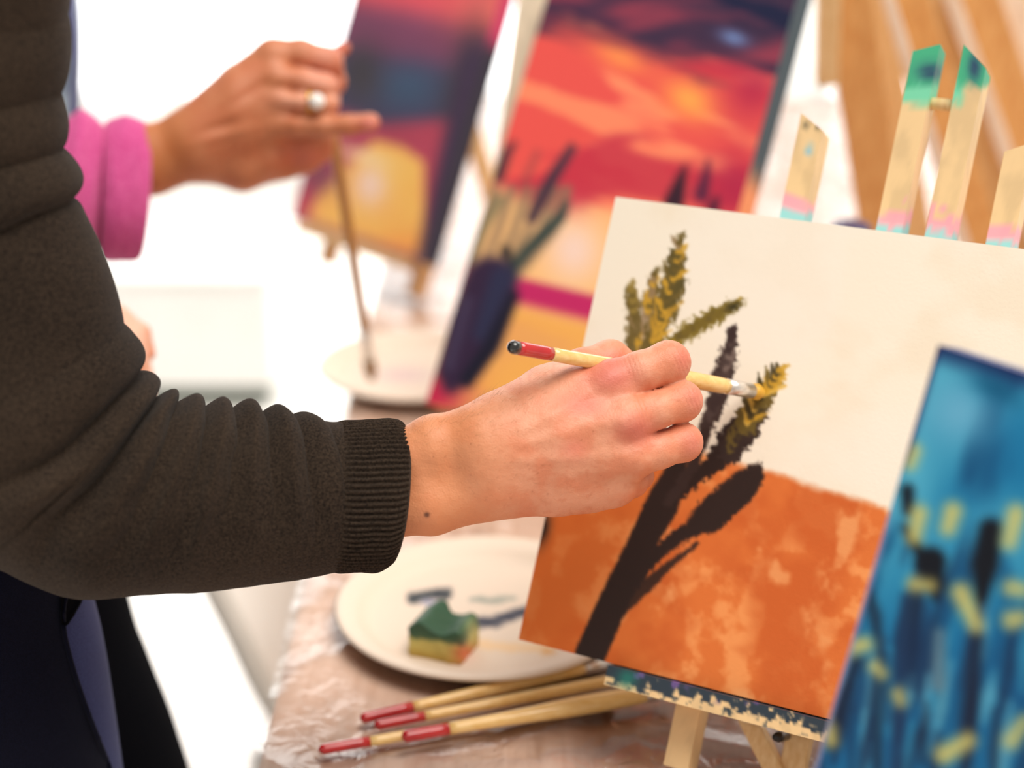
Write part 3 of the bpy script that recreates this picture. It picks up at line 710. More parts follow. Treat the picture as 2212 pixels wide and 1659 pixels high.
# white moulded chair tucked under the table
ch = thing('shell_chair', (-0.10, 1.54, 0), 'off-white moulded shell chair standing beside the table', 'chair')
prof, _ = catmull([(-0.325, 0.685), (-0.312, 0.66), (-0.285, 0.59), (-0.250, 0.50), (-0.205, 0.445), (-0.09, 0.43), (0.03, 0.442), (0.07, 0.43)], 40)
def shell(y0, y1, th):
    rows = np.linspace(-1, 1, 15); V = []
    tg = np.gradient(prof, axis=0); tg /= np.linalg.norm(tg, axis=1)[:, None]; nm = np.stack([-tg[:, 1], tg[:, 0]], 1)
    for side in (0, th):
        for k, r in enumerate(rows):
            cup = 0.018 * r * r
            pp = prof + nm * (cup + side)
            V.append(np.stack([pp[:, 0], np.full(40, (y0 + y1) / 2 + r * (y1 - y0) / 2), pp[:, 1]], 1))
    V = np.vstack(V); F = grid_faces(15, 40, False); F += [tuple(600 + i for i in q[::-1]) for q in grid_faces(15, 40, False)]
    for i in range(39):
        F.append((i, 600 + i, 601 + i, i + 1)); o = 14 * 40; F.append((o + i, o + i + 1, 600 + o + i + 1, 600 + o + i))
    for k in range(14):
        F.append((k * 40, (k + 1) * 40, 600 + (k + 1) * 40, 600 + k * 40)); F.append((k * 40 + 39, 600 + k * 40 + 39, 600 + (k + 1) * 40 + 39, (k + 1) * 40 + 39))
    return V, F
mesh('shell', *shell(1.40, 1.68, 0.022), 'chair_plastic', ch)
for (xa, ya, xb, yb) in ((-0.235, 1.43, -0.262, 1.42), (-0.235, 1.64, -0.262, 1.67), (0.0, 1.43, 0.03, 1.42), (0.0, 1.64, 0.03, 1.67)):
    mesh('leg', *lathe([(0, 0.02), (0.44, 0.014)], np.array([xa, ya, 0.44]), (xb - xa, yb - ya, -0.44), 20), 'chair_plastic', ch)

# ================================================================== PEOPLE: SDF body builder
def smin(a, b, k):
    hh = np.maximum(k - np.abs(a - b), 0) / k
    return np.minimum(a, b) - hh * hh * k * 0.25
class Field:
    """signed distance field sampled in camera-aligned metres"""
    def __init__(self, d0, umin, umax, vmin, vmax, dmin, dmax, vox):
        self.d0 = d0; self.s = d0 / FPX; self.vox = vox
        x0, x1 = (umin - W / 2) * self.s, (umax - W / 2) * self.s; y0, y1 = (vmin - H / 2) * self.s, (vmax - H / 2) * self.s
        self.ax = [np.arange(x0, x1, vox, dtype=np.float32), np.arange(y0, y1, vox, dtype=np.float32), np.arange(dmin, dmax, vox, dtype=np.float32)]
        self.shape = tuple(len(a) for a in self.ax)
    def pt(self, q):                     # (u,v,mm offset,rpx) -> xyz in field frame
        return np.array([(q[0] - W / 2) * self.s, (q[1] - H / 2) * self.s, q[2] * 0.001], np.float32), q[3] * self.s
    def cone(self, a, b):
        A, ra = self.pt(a); Bq, rb = self.pt(b); ba = Bq - A; L2_ = float(ba @ ba) + 1e-12
        X = (self.ax[0] - A[0])[:, None, None]; Y = (self.ax[1] - A[1])[None, :, None]; Z = (self.ax[2] - A[2])[None, None, :]
        t = np.clip((X * ba[0] + Y * ba[1] + Z * ba[2]) / L2_, 0, 1)
        return np.sqrt((X - t * ba[0]) ** 2 + (Y - t * ba[1]) ** 2 + (Z - t * ba[2]) ** 2) - (ra + t * (rb - ra))
    def chain(self, pts, k=0.003):
        f_ = None
        for a, b in zip(pts[:-1], pts[1:]):
            g = self.cone(a, b); f_ = g if f_ is None else smin(f_, g, k)
        return f_
    def group(self, chains, k):
        f_ = None
        for c_ in chains:
            g = self.chain(c_) if isinstance(c_, list) else c_
            f_ = g if f_ is None else smin(f_, g, k)
        return f_
    def surface(self, f_, smooth=2):
        """surface nets"""
        ins = f_ < 0; sh = np.array(f_.shape) - 1
        corner = [(i, j, k) for i in (0, 1) for j in (0, 1) for k in (0, 1)]
        sl = lambda o: tuple(slice(o[a], o[a] + sh[a]) for a in range(3))
        cnt = sum(ins[sl(o)].astype(np.int8) for o in corner); act = (cnt > 0) & (cnt < 8)
        ids = -np.ones(tuple(sh), np.int64); idx = np.argwhere(act); ids[act] = np.arange(len(idx))
        acc = np.zeros((len(idx), 3)); num = np.zeros(len(idx))
        for a in corner:
            for ax in range(3):
                if a[ax]: continue
                b = list(a); b[ax] = 1
                fa = f_[idx[:, 0] + a[0], idx[:, 1] + a[1], idx[:, 2] + a[2]]; fb = f_[idx[:, 0] + b[0], idx[:, 1] + b[1], idx[:, 2] + b[2]]
                cr = (fa < 0) != (fb < 0); t = np.where(cr, fa / np.where(fa == fb, 1, fa - fb), 0)
                pos = np.tile(np.array(a, float), (len(idx), 1)); pos[:, ax] += t
                acc += pos * cr[:, None]; num += cr
        Vx = idx + acc / num[:, None]
        F = []
        for ax in range(3):
            o1, o2 = [(1, 2), (2, 0), (0, 1)][ax]
            lo = [slice(1, f_.shape[a] - 1) for a in range(3)]; hi = list(lo); lo[ax] = slice(0, f_.shape[ax] - 1); hi[ax] = slice(1, f_.shape[ax])
            A_, B_ = ins[tuple(lo)], ins[tuple(hi)]; e = np.argwhere(A_ != B_)
            flip = A_[tuple(e.T)]; e = e + np.array([lo[a].start for a in range(3)])
            quad = []
            for (p_, q_) in ((0, 0), (-1, 0), (-1, -1), (0, -1)):
                g = e.copy(); g[:, o1] += p_; g[:, o2] += q_; quad.append(ids[g[:, 0], g[:, 1], g[:, 2]])
            Q_ = np.stack(quad, 1); Q_[~flip] = Q_[~flip][:, ::-1]; F.append(Q_)
        F = np.vstack(F); F = F[(F >= 0).all(1)]
        # the field frame (right, down, away) is right-handed, so winding carries over
        E = np.vstack([F[:, [0, 1]], F[:, [1, 2]], F[:, [2, 3]], F[:, [3, 0]]])
        for _ in range(smooth):
            S = np.zeros_like(Vx); c_ = np.zeros(len(Vx)); np.add.at(S, E[:, 0], Vx[E[:, 1]]); np.add.at(c_, E[:, 0], 1); np.add.at(S, E[:, 1], Vx[E[:, 0]]); np.add.at(c_, E[:, 1], 1)
            Vx = Vx * 0.4 + 0.6 * S / np.maximum(c_, 1)[:, None]
        X = np.stack([self.ax[a][0] + Vx[:, a] * self.vox for a in range(3)], 1)
        # field frame -> world: perspective-correct at the reference depth
        return CAM + (self.d0 + X[:, 2:3]) * FW + X[:, :1] * RT - X[:, 1:2] * UP, F
def vnormals(V, F):
    a = V[F[:, 2]] - V[F[:, 0]]; b = V[F[:, 3]] - V[F[:, 1]]; nf = np.cross(a, b); N = np.zeros_like(V)
    for k in range(4): np.add.at(N, F[:, k], nf)
    return N / np.maximum(np.linalg.norm(N, axis=1), 1e-12)[:, None]

# ------------------------------------------------------------------ the man
man = thing('person', (-0.42, 1.12, 0), 'man in a brown knit sweater and navy trousers painting the wheat canvas', 'person')
D1 = 0.985
fd = Field(D1, 700, 1545, 690, 1200, -0.055, 0.085, 0.00095)
# units: pixels, pixels, mm away, radius px
wrist = fd.group([
    [(700, 1030, -4, 58), (860, 1004, -2, 62), (895, 990, -2, 69), (940, 970, -2, 74), (1060, 946, 0, 72)], [(700, 1105, -2, 60), (860, 1090, 0, 68), (930, 1082, 0, 74), (1060, 1044, 2, 74)],
    [(1050, 940, -5, 66), (1150, 890, 0, 64), (1240, 848, 4, 56), (1316, 830, 3, 49)],
    [(1060, 965, -5, 70), (1200, 928, -6, 58), (1352, 905, -4, 47)],
    [(1060, 1000, -3, 72), (1200, 985, -3, 60), (1366, 985, 0, 45)],
    [(1060, 1040, 2, 70), (1200, 1046, 8, 66), (1330, 1048, 12, 48)],
    [(1120, 1040, 14, 66), (1270, 1052, 20, 56)],
], 0.012)
palm_in = fd.group([[(1090, 960, 20, 70), (1250, 930, 26, 62), (1330, 960, 28, 56)]], 0.01)
body = smin(wrist, palm_in, 0.014)
thumb = fd.chain([(1080, 905, 8, 58), (1180, 846, 16, 54), (1262, 800, 26, 46), (1326, 776, 36, 42), (1385, 806, 46, 37), (1430, 832, 52, 28)], 0.006)
fing = [
    fd.chain([(1316, 828, 3, 49), (1385, 803, 4, 43), (1447, 783, 9, 46), (1452, 812, 32, 36), (1420, 838, 48, 30)], 0.004),
    fd.chain([(1352, 906, -4, 46), (1415, 887, 0, 39), (1475, 867, 8, 43.5), (1474, 884, 32, 35), (1432, 880, 50, 29)], 0.004),
    fd.chain([(1366, 988, 0, 44), (1425, 974, 4, 38), (1480, 957, 11, 40.5), (1474, 965, 34, 33), (1425, 950, 52, 28)], 0.004),
    fd.chain([(1330, 1048, 12, 46), (1372, 1046, 24, 33), (1394, 1036, 38, 28), (1386, 1010, 54, 26)], 0.004)]
ff = fing[0]
for g in fing[1:]: ff = smin(ff, g, 0.0008)
web = fd.group([[(1338, 872, 2, 32), (1368, 864, 6, 20)], [(1355, 950, 2, 32), (1382, 944, 7, 20)], [(1345, 1020, 8, 32), (1368, 1020, 14, 22)]], 0.003)
body = smin(body, web, 0.008)
body = smin(body, ff, 0.0055); body = smin(body, thumb, 0.010)
V, F = fd.surface(body, 2)
N = vnormals(V, F); x, y = project(V)
facing = sstep(0.0, -0.5, N @ FW)
# knuckle creases and tendon relief on the back of the hand
def crease(cx, cy, ang, per, cnt, halfw, amp):
    c_, s_ = math.cos(ang), math.sin(ang); a = (x - cx) * c_ + (y - cy) * s_; b = -(x - cx) * s_ + (y - cy) * c_ + (vnoise(x / 20, y / 20, 2) - 0.5) * 10
    return amp * np.cos(a / per * 2 * np.pi + b * b * 0.0012) * np.exp(-(a / (per * cnt * 0.5)) ** 2) * np.exp(-(b / halfw) ** 2)
dsp = crease(1366, 790, -0.35, 9, 5, 30, 0.00040) + crease(1385, 888, -0.35, 9, 5, 28, 0.00040) + crease(1398, 974, -0.32, 10, 4, 24, 0.00012)
dsp += crease(1470, 775, -0.4, 8, 4, 28, 0.00036) + crease(1492, 858, -0.4, 8, 4, 26, 0.00036) + crease(1494, 950, -0.4, 9, 3, 24, 0.00012)
dsp += crease(1240, 1006, 1.45, 14, 3, 70, 0.00004) + crease(1300, 1045, 1.2, 12, 3, 50, 0.00004)
dsp += 0.0012 * blob(x, y, 1318, 818, 34, 24, -0.3) + 0.0013 * blob(x, y, 1362, 914, 34, 24, -0.3) + 0.0008 * blob(x, y, 1372, 992, 28, 22)
dsp += 0.0007 * (vnoise(x / 38, y / 30, 3) - 0.5) + 0.00022 * (vnoise(x / 7 + 3, y / 7, 2) - 0.5)
for (xa, ya, xb, yb) in ((1130, 930, 1300, 835), (1130, 960, 1335, 908), (1130, 995, 1345, 985)):
    dsp += 0.0007 * np.exp(-(np.maximum(stroke(x, y, [(xa, ya, 0), (xb, yb, 0)]), 0) / 14) ** 2)
V = V + N * (dsp * facing)[:, None]
def skin_col(x, y, base, reds, noise_amp=1.0):
    c = np.zeros((len(x), 3)) + np.asarray(base, float)
    n_ = vnoise(x / 42, y / 36, 4); f_ = vnoise(x / 9, y / 9, 3)
    c = mixc(c, np.asarray(base) * np.array([0.985, 0.89, 0.84]), sstep(0.42, 0.7, n_) * noise_amp); c = mixc(c, np.minimum(np.asarray(base) * np.array([1.03, 1.07, 1.10]), 255), sstep(0.5, 0.3, n_) * 0.7 * noise_amp)
    c = mixc(c, np.asarray(base) * np.array([0.93, 0.82, 0.76]), sstep(0.58, 0.8, f_) * 0.45 * noise_amp)
    for (cx, cy, rx, ry, a) in reds: c = mixc(c, (208, 106, 92), blob(x, y, cx, cy, rx, ry) * a)
    return c
c = skin_col(x, y, (222, 150, 116), [(1320, 815, 60, 34, 0.75), (1262, 876, 50, 26, 0.5), (1376, 930, 46, 34, 0.7), (1480, 775, 22, 34, 0.55), (1504, 862, 22, 34, 0.55), (1500, 960, 26, 34, 0.5), (1240, 970, 30, 24, 0.35), (1320, 780, 40, 26, 0.5)], 0.75)
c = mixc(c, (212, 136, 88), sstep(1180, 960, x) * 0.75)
c = mixc(c, (104, 58, 36), np.clip(1.6 * blob(x, y, 922, 1112, 5, 4.5), 0, 1))
for k in range(60):
    fx, fy = RNG.uniform(930, 1300), RNG.uniform(910, 1080); c = mixc(c, (172, 98, 66), blob(x, y, fx, fy, RNG.uniform(0.8, 2.0), RNG.uniform(0.8, 1.8)) * 0.55)
# relaxed other hand, mostly hidden behind the sleeve
g2 = Field(1.30, 120, 372, 560, 905, -0.05, 0.05, 0.0016)
lh = g2.group([[(130, 640, 0, 52), (220, 700, 0, 50), (250, 740, 0, 50)], [(250, 700, 0, 40), (284, 740, -6, 34), (296, 790, 0, 28), (300, 830, 10, 24)], [(240, 740, 0, 40), (290, 770, -10, 30), (306, 815, -4, 26), (310, 852, 6, 22)],
               [(230, 760, 0, 38), (270, 810, -14, 28), (290, 850, -8, 24), (296, 876, 4, 20)], [(215, 770, 0, 36), (240, 830, -14, 26), (262, 862, -8, 22)], [(240, 690, 8, 36), (290, 720, 16, 26), (306, 762, 18, 20)]], 0.006)
Vl, Fl = g2.surface(lh, 3); xl, yl = project(Vl)
cl = skin_col(xl, yl, (232, 176, 148), [])
mesh('left_hand', Vl, Fl, 'skin', man, True, lin(np.clip(cl, 0, 255)))
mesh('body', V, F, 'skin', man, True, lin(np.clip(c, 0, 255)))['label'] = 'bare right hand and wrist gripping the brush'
# forearm hair: tapered strands standing off the upper side of the wrist
hv, hf = [], []
cand = np.where((x > 890) & (x < 1090) & (N @ UP > 0.15))[0]; cand2 = np.where((x > 905) & (x < 1180) & (y < 1060) & (N @ FW < -0.2))[0]
for i in list(RNG.choice(cand, 170, replace=False)) + list(RNG.choice(cand2, 120, replace=False)):
    p0 = V[i] - N[i] * 0.0003; ln = RNG.uniform(0.004, 0.009) if i in cand else RNG.uniform(0.003, 0.006)
    dr = nrm(N[i] * RNG.uniform(0.25, 0.6) + RT * RNG.uniform(0.2, 1.0) + UP * RNG.uniform(0.0, 0.5))
    pts = [p0 + dr * ln * k / 3 + RT * ln * 0.25 * (k / 3) ** 2 - N[i] * ln * 0.15 * (k / 3) ** 2 for k in range(4)]
    s1 = nrm(np.cross(dr, FW)); s2_ = nrm(np.cross(dr, s1)); o = len(hv)
    for k, p_ in enumerate(pts):
        r_ = 0.00006 * (1 - k / 3.4)
        for a in range(3): hv.append(p_ + (s1 * math.cos(a * 2.094) + s2_ * math.sin(a * 2.094)) * r_)
    for k in range(3):
        for a in range(3): b_ = (a + 1) % 3; hf.append((o + k * 3 + a, o + k * 3 + b_, o + k * 3 + 3 + b_, o + k * 3 + 3 + a))
M['hair'] = mat_noise('arm_hair', (150, 104, 66), (190, 146, 100), 60, 0.4)
tag(mesh('arm_hair', hv, hf, 'hair', man), 'fine light hairs on the wrist', kind='stuff')

# sweater sleeve
KS = [((-120, -900), (-760, -700), .79), ((60, -560), (-520, -480), .815), ((150, -260), (-350, -280), .84), ((148, 0), (-335, -20), .872), ((128, 130), (-330, 150), .885), ((128, 290), (-322, 350), .898), ((160, 420), (-312, 560), .91),
      ((206, 540), (-295, 730), .921), ((243, 640), (-262, 890), .931), ((282, 742), (-200, 1040), .940), ((314, 812), (-105, 1160), .948), ((345, 850), (10, 1228), .954),
      ((390, 872), (130, 1284), .958), ((440, 882), (250, 1288), .962), ((500, 886), (370, 1281), .966), ((560, 892), (480, 1273), .970), ((620, 899), (580, 1262), .974), ((680, 906), (660, 1250), .978), ((738, 912), (730, 1233), .981)]
CREASE = [3.3, 4.5, 5.25, 6.08, 8.62, 9.85, 11.0, 11.8, 12.95, 13.95, 15.05, 16.1, 17.2]     # ring positions of the creases at the inner edge
HUMP = [4.0, 3.6, 5.6, 2.4, 4.2, 4.4, 5.2, 6.4, 5.4, 5.6, 5.0, 3.0]                              # mm between them
def folds(t, th):
    a = np.where(th > np.pi, th - 2 * np.pi, th); aa = np.abs(a)        # 0 = inner/top edge, +pi/2 faces the viewer
    wob = (vnoise(aa * 1.7 + t * 0 + 2, t * 0.9 + aa * 0, 2) - 0.5)
    sh = np.where(t > 10.5, sstep(10.6, 13.0, t) * (0.62 * aa - 0.10 * aa * aa), -0.10 * aa) + 0.35 * wob * aa
    tt = t - sh; out = np.zeros(np.broadcast(t, th).shape)
    for i, am in enumerate(HUMP):
        c0, c1 = CREASE[i], CREASE[i + 1]; u = np.clip((tt - c0) / (c1 - c0), 0, 1)
        hump = np.sin(np.pi * u ** 1.25) ** 0.65
        reach = {4: 2.2, 5: 2.3, 6: 2.1, 2: 2.4}.get(i, 1.65 + 0.25 * ((i * 7) % 3))
        out += am * 0.0013 * hump * np.exp(-(aa / reach) ** 4) * (0.75 + 0.25 * np.cos(a))
    # sharp valleys of the two deep folds at the crook, and soft diagonal drapes
    for (s0, am, wd, r0) in ((9.85, 4.0, .16, 1.9), (11.0, 3.6, .16, 1.7), (6.08, 2.4, .10, 2.4)):
        out -= am * 0.001 * np.exp(-((tt - s0) / wd) ** 2) * np.exp(-(aa / r0) ** 4)
    for (s0, am, wd) in ((8.9, 3.6, .45), (10.4, 5.5, .30), (11.5, 4.6, .22), (12.35, 3.6, .2), (13.45, 3.2, .18), (14.5, 2.8, .18), (15.6, 2.6, .18)):
        out += am * 0.001 * np.exp(-((tt - s0) / wd) ** 2) * np.exp(-((a - 1.35) / 0.75) ** 2)
    out += 0.0022 * (vnoise(t * 1.1 + a * 0 + 3, a * 1.6 + t * 0 + 8, 3) - 0.5)
    return out
mesh('sweater_sleeve', *ring_tube(KS, 560, 200, 0.86, folds, (True, False)), 'sweater', man)
KC = [((716, 909), (706, 1239), .979), ((760, 911), (742, 1235), .982), ((800, 909), (776, 1233), .985), ((845, 907), (815, 1232), .988), ((872, 914), (846, 1214), .990)]
NRIB = 78
def ribs(t, th):
    e = sstep(4.0, 3.85, t) * 0.0012 - 0.0026 + 0.0016 * sstep(0.0, 0.9, t); lip = sstep(0.0, 0.8, t) * (0.12 + 0.88 * sstep(4.0, 3.5, t))
    return (0.00085 * np.sign(np.cos(NRIB * th)) * np.abs(np.cos(NRIB * th)) ** 0.6) * lip + e + 0.0008 * (vnoise(t * 1.5 + th * 0, th * 3 + t * 0, 2) - 0.5)
V, F = ring_tube(KC, 44, 936, 0.86, ribs, (False, False))
# turn the edge inwards
ns = 936; last = V[-ns:]; cen = last.mean(0); inner = [cen + (last - cen) * k - RT * o for k, o in ((0.965, -0.0006), (0.93, 0.001), (0.91, 0.02))]
V = np.vstack([V] + inner); nr = 44
F = F + [tuple((nr - 1) * ns + i for i in q) for q in grid_faces(4, ns)]
mesh('ribbed_cuff', V, F, 'sweater', man)
# sweater body (mostly out of frame) and trousers
def oval_tube(rings, ns=96, nr=60, disp=None):
    K, t = catmull([[r[0], r[1], r[2], r[3], r[4]] for r in rings], nr)
    th = np.linspace(0, 2 * np.pi, ns, endpoint=False); V = []
    for (cx, cy, cz, rx, ry), tt in zip(K, t):
        e = 1.0 if disp is None else disp(tt, th)
        V.append(np.stack([cx + rx * np.cos(th) * e, cy + ry * np.sin(th) * e, np.full(ns, cz)], 1))
    V = np.vstack(V); F = grid_faces(nr, ns); F.append(tuple(range(ns - 1, -1, -1))); F.append(tuple((nr - 1) * ns + j for j in range(ns)))
    return V, F
mesh('sweater_torso', *oval_tube([(-0.46, 1.13, 0.90, .125, .17), (-0.47, 1.13, 1.0, .13, .175), (-0.48, 1.12, 1.2, .13, .19), (-0.48, 1.11, 1.36, .12, .2), (-0.48, 1.1, 1.44, .07, .1)]), 'sweater', man)
def leg_tube(yc, xs_list, rx, ry, ns=96, nr=60): return oval_tube([(x_ - rx * s, yc, z_, rx * s, ry * s) for x_, z_, s in xs_list], ns, nr)
e1, e2, e3 = P(214, 1270, 1.10), P(234, 1500, 1.10), P(250, 1659, 1.10)
LV, LF = leg_tube(e2[1], [(e3[0] + 0.004, 0.02, .70), (e3[0] + 0.006, 0.30, .86), (e3[0] + 0.003, 0.55, .96), (e2[0], e2[2], 1.0), (e1[0] - 0.002, e1[2] + 0.02, 1.0), (e1[0] - 0.006, e1[2] + 0.14, 1.0)], 0.10, 0.082, 260, 220)
ppts = catmull([(196, 1160), (170, 1235), (142, 1290), (137, 1348), (146, 1400), (166, 1470), (196, 1555), (230, 1640), (252, 1700)], 70)[0]
lu, lv = project(LV)
# the lighter hip facing lies between the pocket seam and the front of the leg
front = LV[:, 1] < e2[1] + 0.03
def is_facing(f_):
    i = f_[0]
    return len(f_) == 4 and front[list(f_)].all() and 1160 < lv[i] < 1700 and lu[i] > np.interp(lv[i], ppts[:, 1], ppts[:, 0])
fa = [f_ for f_ in LF if is_facing(f_)]; fset = set(fa); rest = [f_ for f_ in LF if f_ not in fset]
def compact(V, F):
    ids = sorted({i for f_ in F for i in f_}); mp = {i: k for k, i in enumerate(ids)}
    return V[ids], [tuple(mp[i] for i in f_) for f_ in F]
mesh('trouser_leg', *compact(LV, rest), 'navy', man)
mesh('pocket_facing', *compact(LV, fa), 'navy_light', man)['label'] = 'lighter blue hip pocket facing'
fi = np.where(front)[0]
def on_leg(u, v_):
    i = fi[np.argmin((lu[fi] - u) ** 2 + (lv[fi] - v_) ** 2)]; p_ = LV[i]; d_ = (p_ - CAM) @ FW
    return P(u, v_, d_ - 0.0012)
def tube_path(pts, r, ns=8):
    pts = np.asarray(pts); tg = np.gradient(pts, axis=0); V = []
    for p_, t_ in zip(pts, tg):
        t_ = nrm(t_); s_ = nrm(np.cross(t_, FW)); q_ = np.cross(t_, s_)
        for a in range(ns): V.append(p_ + (s_ * math.cos(a * 2 * math.pi / ns) + q_ * math.sin(a * 2 * math.pi / ns)) * r)
    F = grid_faces(len(pts), ns); F.append(tuple(range(ns - 1, -1, -1))); F.append(tuple((len(pts) - 1) * ns + j for j in range(ns)))
    return np.array(V), F
mesh('pocket_seam', *tube_path([on_leg(u, v_) for u, v_ in ppts], 0.0016), 'navy', man)
g = [on_leg(u, v_) - FW * 0.004 for u, v_ in ((135, 1280), (180, 1280), (176, 1300), (160, 1330), (146, 1350), (137, 1347))]
mesh('pocket_opening', g + [p_ + FW * 0.006 for p_ in g], [tuple(range(6)), tuple(range(11, 5, -1))] + [(i, i + 6, (i + 1) % 6 + 6, (i + 1) % 6) for i in range(6)], 'black_cloth', man, False)
e1, e2, e3 = P(284, 1280, 1.30), P(322, 1470, 1.30), P(368, 1659, 1.30)
mesh('apron', *leg_tube(e2[1], [(e3[0] + 0.03, 0.30, .8), (e3[0] + 0.016, e3[2] - 0.1, .95), (e3[0], e3[2], 1.0), (e2[0], e2[2], 1.0), (e1[0], e1[2], 1.0), (e1[0] - 0.02, e1[2] + 0.2, 1.0)], 0.10, 0.10), 'black_cloth', man)
mesh('trouser_leg', *oval_tube([(-0.38, 1.24, 0.01, .062, .06), (-0.375, 1.24, 0.3, .07, .068)]), 'navy', man)

# ------------------------------------------------------------------ the woman
wom = thing('person', (-0.52, 1.62, 0), 'woman in a pink fleece sleeve holding a slim brush, wearing a ring', 'person')
D2 = 1.42
fw_ = Field(D2, 170, 840, 40, 470, -0.05, 0.075, 0.0013)
arm = fw_.group([
    [(268, 346, 0, 58), (330, 328, 0, 62), (420, 300, 0, 58)], [(268, 378, 0, 58), (330, 362, 0, 60), (420, 330, 0, 56)],
    [(420, 285, 0, 56), (520, 186, 0, 50), (590, 124, 0, 40)], [(420, 300, -2, 56), (520, 218, -8, 46), (597, 172, -8, 35)], [(425, 315, -2, 54), (520, 258, -8, 44), (600, 222, -8, 31)],
    [(430, 325, 2, 54), (520, 292, -2, 42), (600, 272, -3, 28)], [(440, 340, 12, 46), (515, 350, 14, 46), (570, 330, 16, 44)]], 0.012)
heel = fw_.chain([(470, 340, 22, 46), (513, 360, 26, 44), (560, 348, 30, 36)], 0.006)
inner = fw_.group([[(480, 250, 22, 60), (580, 190, 28, 58), (610, 240, 28, 50)]], 0.01)
b2 = smin(smin(arm, heel, 0.012), inner, 0.012)
th2 = fw_.group([[(520, 345, 30, 40), (600, 340, 34, 38), (648, 330, 36, 34), (690, 318, 38, 20)], [(560, 300, 18, 46), (640, 300, 26, 34), (690, 290, 30, 24)]], 0.008)
ix = fw_.chain([(590, 124, 0, 40), (650, 118, 0, 34), (706, 130, 6, 32), (716, 166, 22, 25), (700, 200, 34, 20)], 0.004)
ixt = fw_.chain([(640, 150, 30, 26), (700, 112, 34, 20), (734, 86, 34, 15)], 0.004)
md = fw_.chain([(597, 172, -8, 35), (655, 178, -9, 28), (702, 190, -6, 29), (704, 212, 18, 24), (690, 236, 32, 19)], 0.004)
rg = fw_.chain([(600, 222, -8, 31), (655, 224, -11, 25), (706, 228, -7, 26), (704, 246, 16, 22), (690, 262, 30, 18)], 0.004)
pk = fw_.chain([(600, 270, -4, 30), (645, 274, -8, 26), (700, 276, -11, 24), (755, 275, -12, 22), (804, 269, -12, 20)], 0.003)
f2 = ix
for g in (md, rg, pk): f2 = smin(f2, g, 0.0008)
b2 = smin(b2, f2, 0.0055); b2 = smin(b2, ixt, 0.0012); b2 = smin(b2, th2, 0.008)
V, F = fw_.surface(b2, 3); N = vnormals(V, F); x, y = project(V); fc = sstep(0, -0.5, N @ FW)
V = V + N * ((0.0016 * blob(x, y, 590, 112, 26, 22) + 0.0018 * blob(x, y, 600, 168, 28, 16) + 0.0018 * blob(x, y, 612, 214, 34, 14, 0.15)
              - 0.0030 * np.exp(-(stroke(x, y, [(632, 140, 0), (728, 166, 0)]) / 9) ** 2) - 0.0024 * np.exp(-(stroke(x, y, [(630, 198, 0), (700, 206, 0)]) / 8) ** 2) - 0.0022 * np.exp(-(stroke(x, y, [(635, 248, 0), (715, 252, 0)]) / 7) ** 2) - 0.0016 * blob(x, y, 540, 200, 60, 10, -0.6) - 0.0018 * blob(x, y, 480, 272, 44, 10, -0.3) + 0.0010 * blob(x, y, 490, 292, 70, 8, -0.25)) * fc)[:, None]
c = skin_col(x, y, (200, 122, 82), [(700, 150, 40, 50, 0.5), (800, 270, 30, 20, 0.7), (660, 340, 50, 30, 0.6), (735, 90, 24, 24, 0.8)], 0.5)
c = mixc(c, (232, 168, 142), np.clip(blob(x, y, 690, 180, 50, 70) + blob(x, y, 640, 220, 60, 20), 0, 1) * 0.7)
c = mixc(c, (196, 122, 66), sstep(460, 340, x) * 0.6)
mesh('body', V, F, 'skin', wom, True, lin(np.clip(c, 0, 255)))['label'] = 'tanned right hand with the little finger held out'
# fingernail of the little finger
nc = P(802, 268, D2 - 0.0195)
nv_, nf_ = lathe([(0, 0.0005), (0.0015, 0.0034), (0.006, 0.0042), (0.011, 0.0036), (0.0125, 0.001)], nc - RT * 0.008, RT + UP * 0.05, 16)
ncn = nv_.mean(0); nv_ = nv_ + 0; dn = (nv_ - ncn) @ FW; nv_ = nv_ - np.outer(dn * 0.75, FW)
mesh('fingernail', nv_, nf_, 'nail', wom)
# ring: band round the finger and a pale round stone
rc = P(668, 223, D2 - 0.010); ra = nrm(RT + 0.1 * FW)
th_ = np.linspace(0, 2 * np.pi, 40, endpoint=False); s_ = UP - ra * (UP @ ra); s_ = nrm(s_); q_ = np.cross(ra, s_)
V = []; R0 = 27.5 * D2 / FPX
for a in th_:
    cdir = s_ * math.cos(a) + q_ * math.sin(a)
    for b_ in np.linspace(0, 2 * np.pi, 10, endpoint=False): V.append(rc + cdir * (R0 + 0.0011 * math.cos(b_)) + ra * 0.0018 * math.sin(b_))
F = [((i * 10 + j), (i * 10 + (j + 1) % 10), (((i + 1) % 40) * 10 + (j + 1) % 10), (((i + 1) % 40) * 10 + j)) for i in range(40) for j in range(10)]
ring = thing('finger_ring', rc, 'gold ring with a white pearl on the woman\'s ring finger', 'ring')
mesh('band', V, F, 'gold', ring)
pc_ = P(684, 219, D2 - 0.0225)
mesh('pearl', *lathe([(-0.0064 * math.cos(k), 0.0068 * math.sin(k) + 1e-5) for k in np.linspace(0, math.pi, 14)], pc_, -FW, 24), 'pearl', ring)
mesh('setting', *lathe([(-0.004, 0.004), (-0.001, 0.0072), (0.001, 0.0072)], pc_ + FW * 0.001, -FW, 24), 'gold', ring)
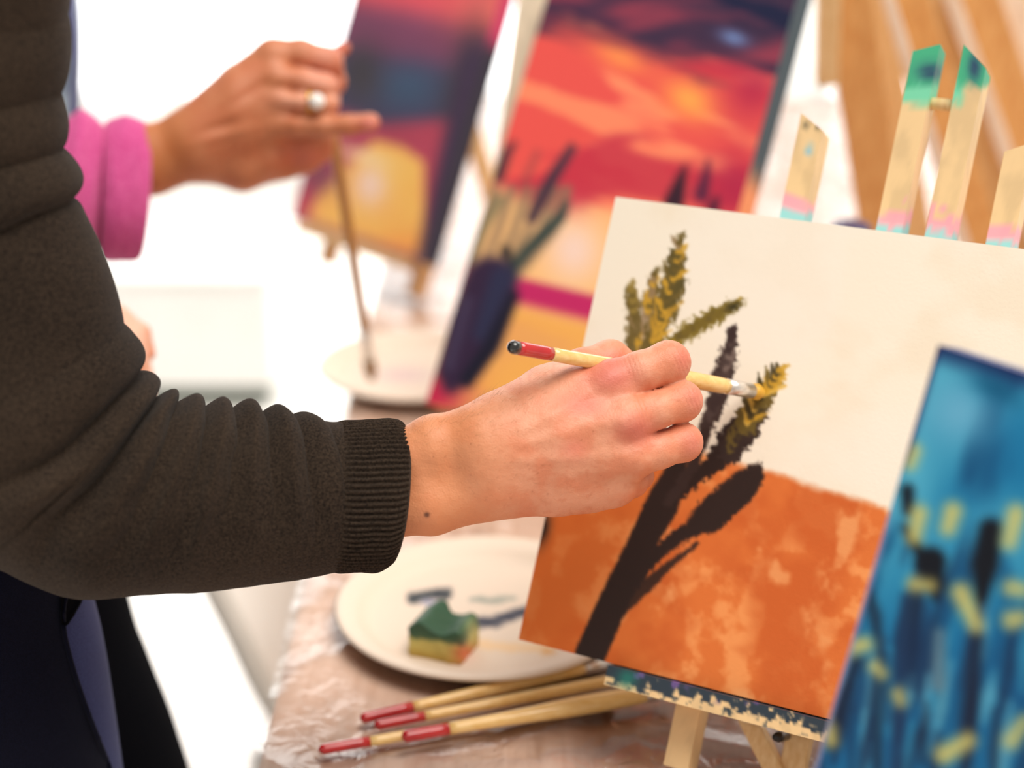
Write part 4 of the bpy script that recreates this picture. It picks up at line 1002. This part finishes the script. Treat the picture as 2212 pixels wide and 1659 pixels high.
# pink sleeve with turned-back cuff
KP = [((-20, 335), (-40, 690), 1.395), ((60, 300), (40, 650), 1.397), ((120, 268), (100, 600), 1.40), ((170, 247), (150, 572), 1.405), ((205, 250), (188, 556), 1.41), ((226, 272), (212, 540), 1.412)]
def soft(t, th):
    a = np.where(th > np.pi, th - 2 * np.pi, th); return 0.006 * (vnoise(t * 1.3 + a * 0.3 + 2, a * 1.2 + t * 0.2 + 4, 3) - 0.5) + 0.004 * np.exp(-((t - 3.2 + 0.3 * a) / .4) ** 2)
mesh('fleece_sleeve', *ring_tube(KP, 120, 120, 0.62, soft, (True, True)), 'pink_fleece', wom)
KP2 = [((222, 275), (214, 545), 1.412), ((232, 258), (222, 562), 1.413), ((258, 250), (242, 567), 1.416), ((288, 252), (272, 566), 1.420), ((308, 262), (296, 563), 1.423), ((314, 274), (304, 555), 1.424)]
def soft2(t, th):
    a = np.where(th > np.pi, th - 2 * np.pi, th); return 0.005 * (vnoise(t * 0.8 + a * 0.2 + 5, a * 1.5 + t * 0.1 + 1, 3) - 0.5)
V, F = ring_tube(KP2, 60, 120, 0.66, soft2, (True, False))
last = V[59 * 120:60 * 120]; cen = P(312, 380, 1.424); V = np.vstack([V, cen + (last - cen) * 0.86 + RT * 0.001, cen + (last - cen) * 0.62 - RT * 0.02])
o = len(V) - 240; k0 = 59 * 120
for j in range(120):
    k = (j + 1) % 120; F.append((k0 + j, k0 + k, o + k, o + j)); F.append((o + j, o + k, o + 120 + k, o + 120 + j))
mesh('turned_cuff', V, F, 'pink_fleece', wom)
# her blue and pale checked top behind the sleeve
def blue_top():
    e = P(192, 150, 1.62)
    V, F = oval_tube([(e[0] - 0.19, e[1] + 0.02, 0.55, .15, .16), (e[0] - 0.19, e[1] + 0.02, 0.8, .145, .165), (e[0] - 0.158, e[1] + 0.01, 1.0, .137, .165), (e[0] - 0.146, e[1], 1.15, .138, .17), (e[0] - 0.16, e[1] - 0.02, 1.3, .13, .17), (e[0] - 0.17, e[1] - 0.02, 1.42, .07, .1)], 120, 80, lambda t, th: 1 + 0.012 * np.sin(th * 9 + t))
    a = np.arctan2(V[:, 1] - e[1], V[:, 0] - e[0] + 0.14); c = np.zeros((len(V), 3)) + np.array([54, 66, 122.0])
    st = sstep(0.35, 0.7, np.sin(a * 9 + V[:, 2] * 10)); c = mixc(c, (176, 204, 220), st * 0.95); c = mixc(c, (70, 90, 120), sstep(0.6, 0.9, np.sin(V[:, 2] * 60)) * 0.5)
    return V, F, c
V, F, c = blue_top(); mesh('checked_top', V, F, 'attr_matte', wom, True, lin(c))
mesh('skirt', *oval_tube([(-0.60, 1.66, 0.01, .12, .16), (-0.60, 1.66, 0.3, .13, .165), (-0.595, 1.665, 0.56, .14, .16)]), 'navy', wom)
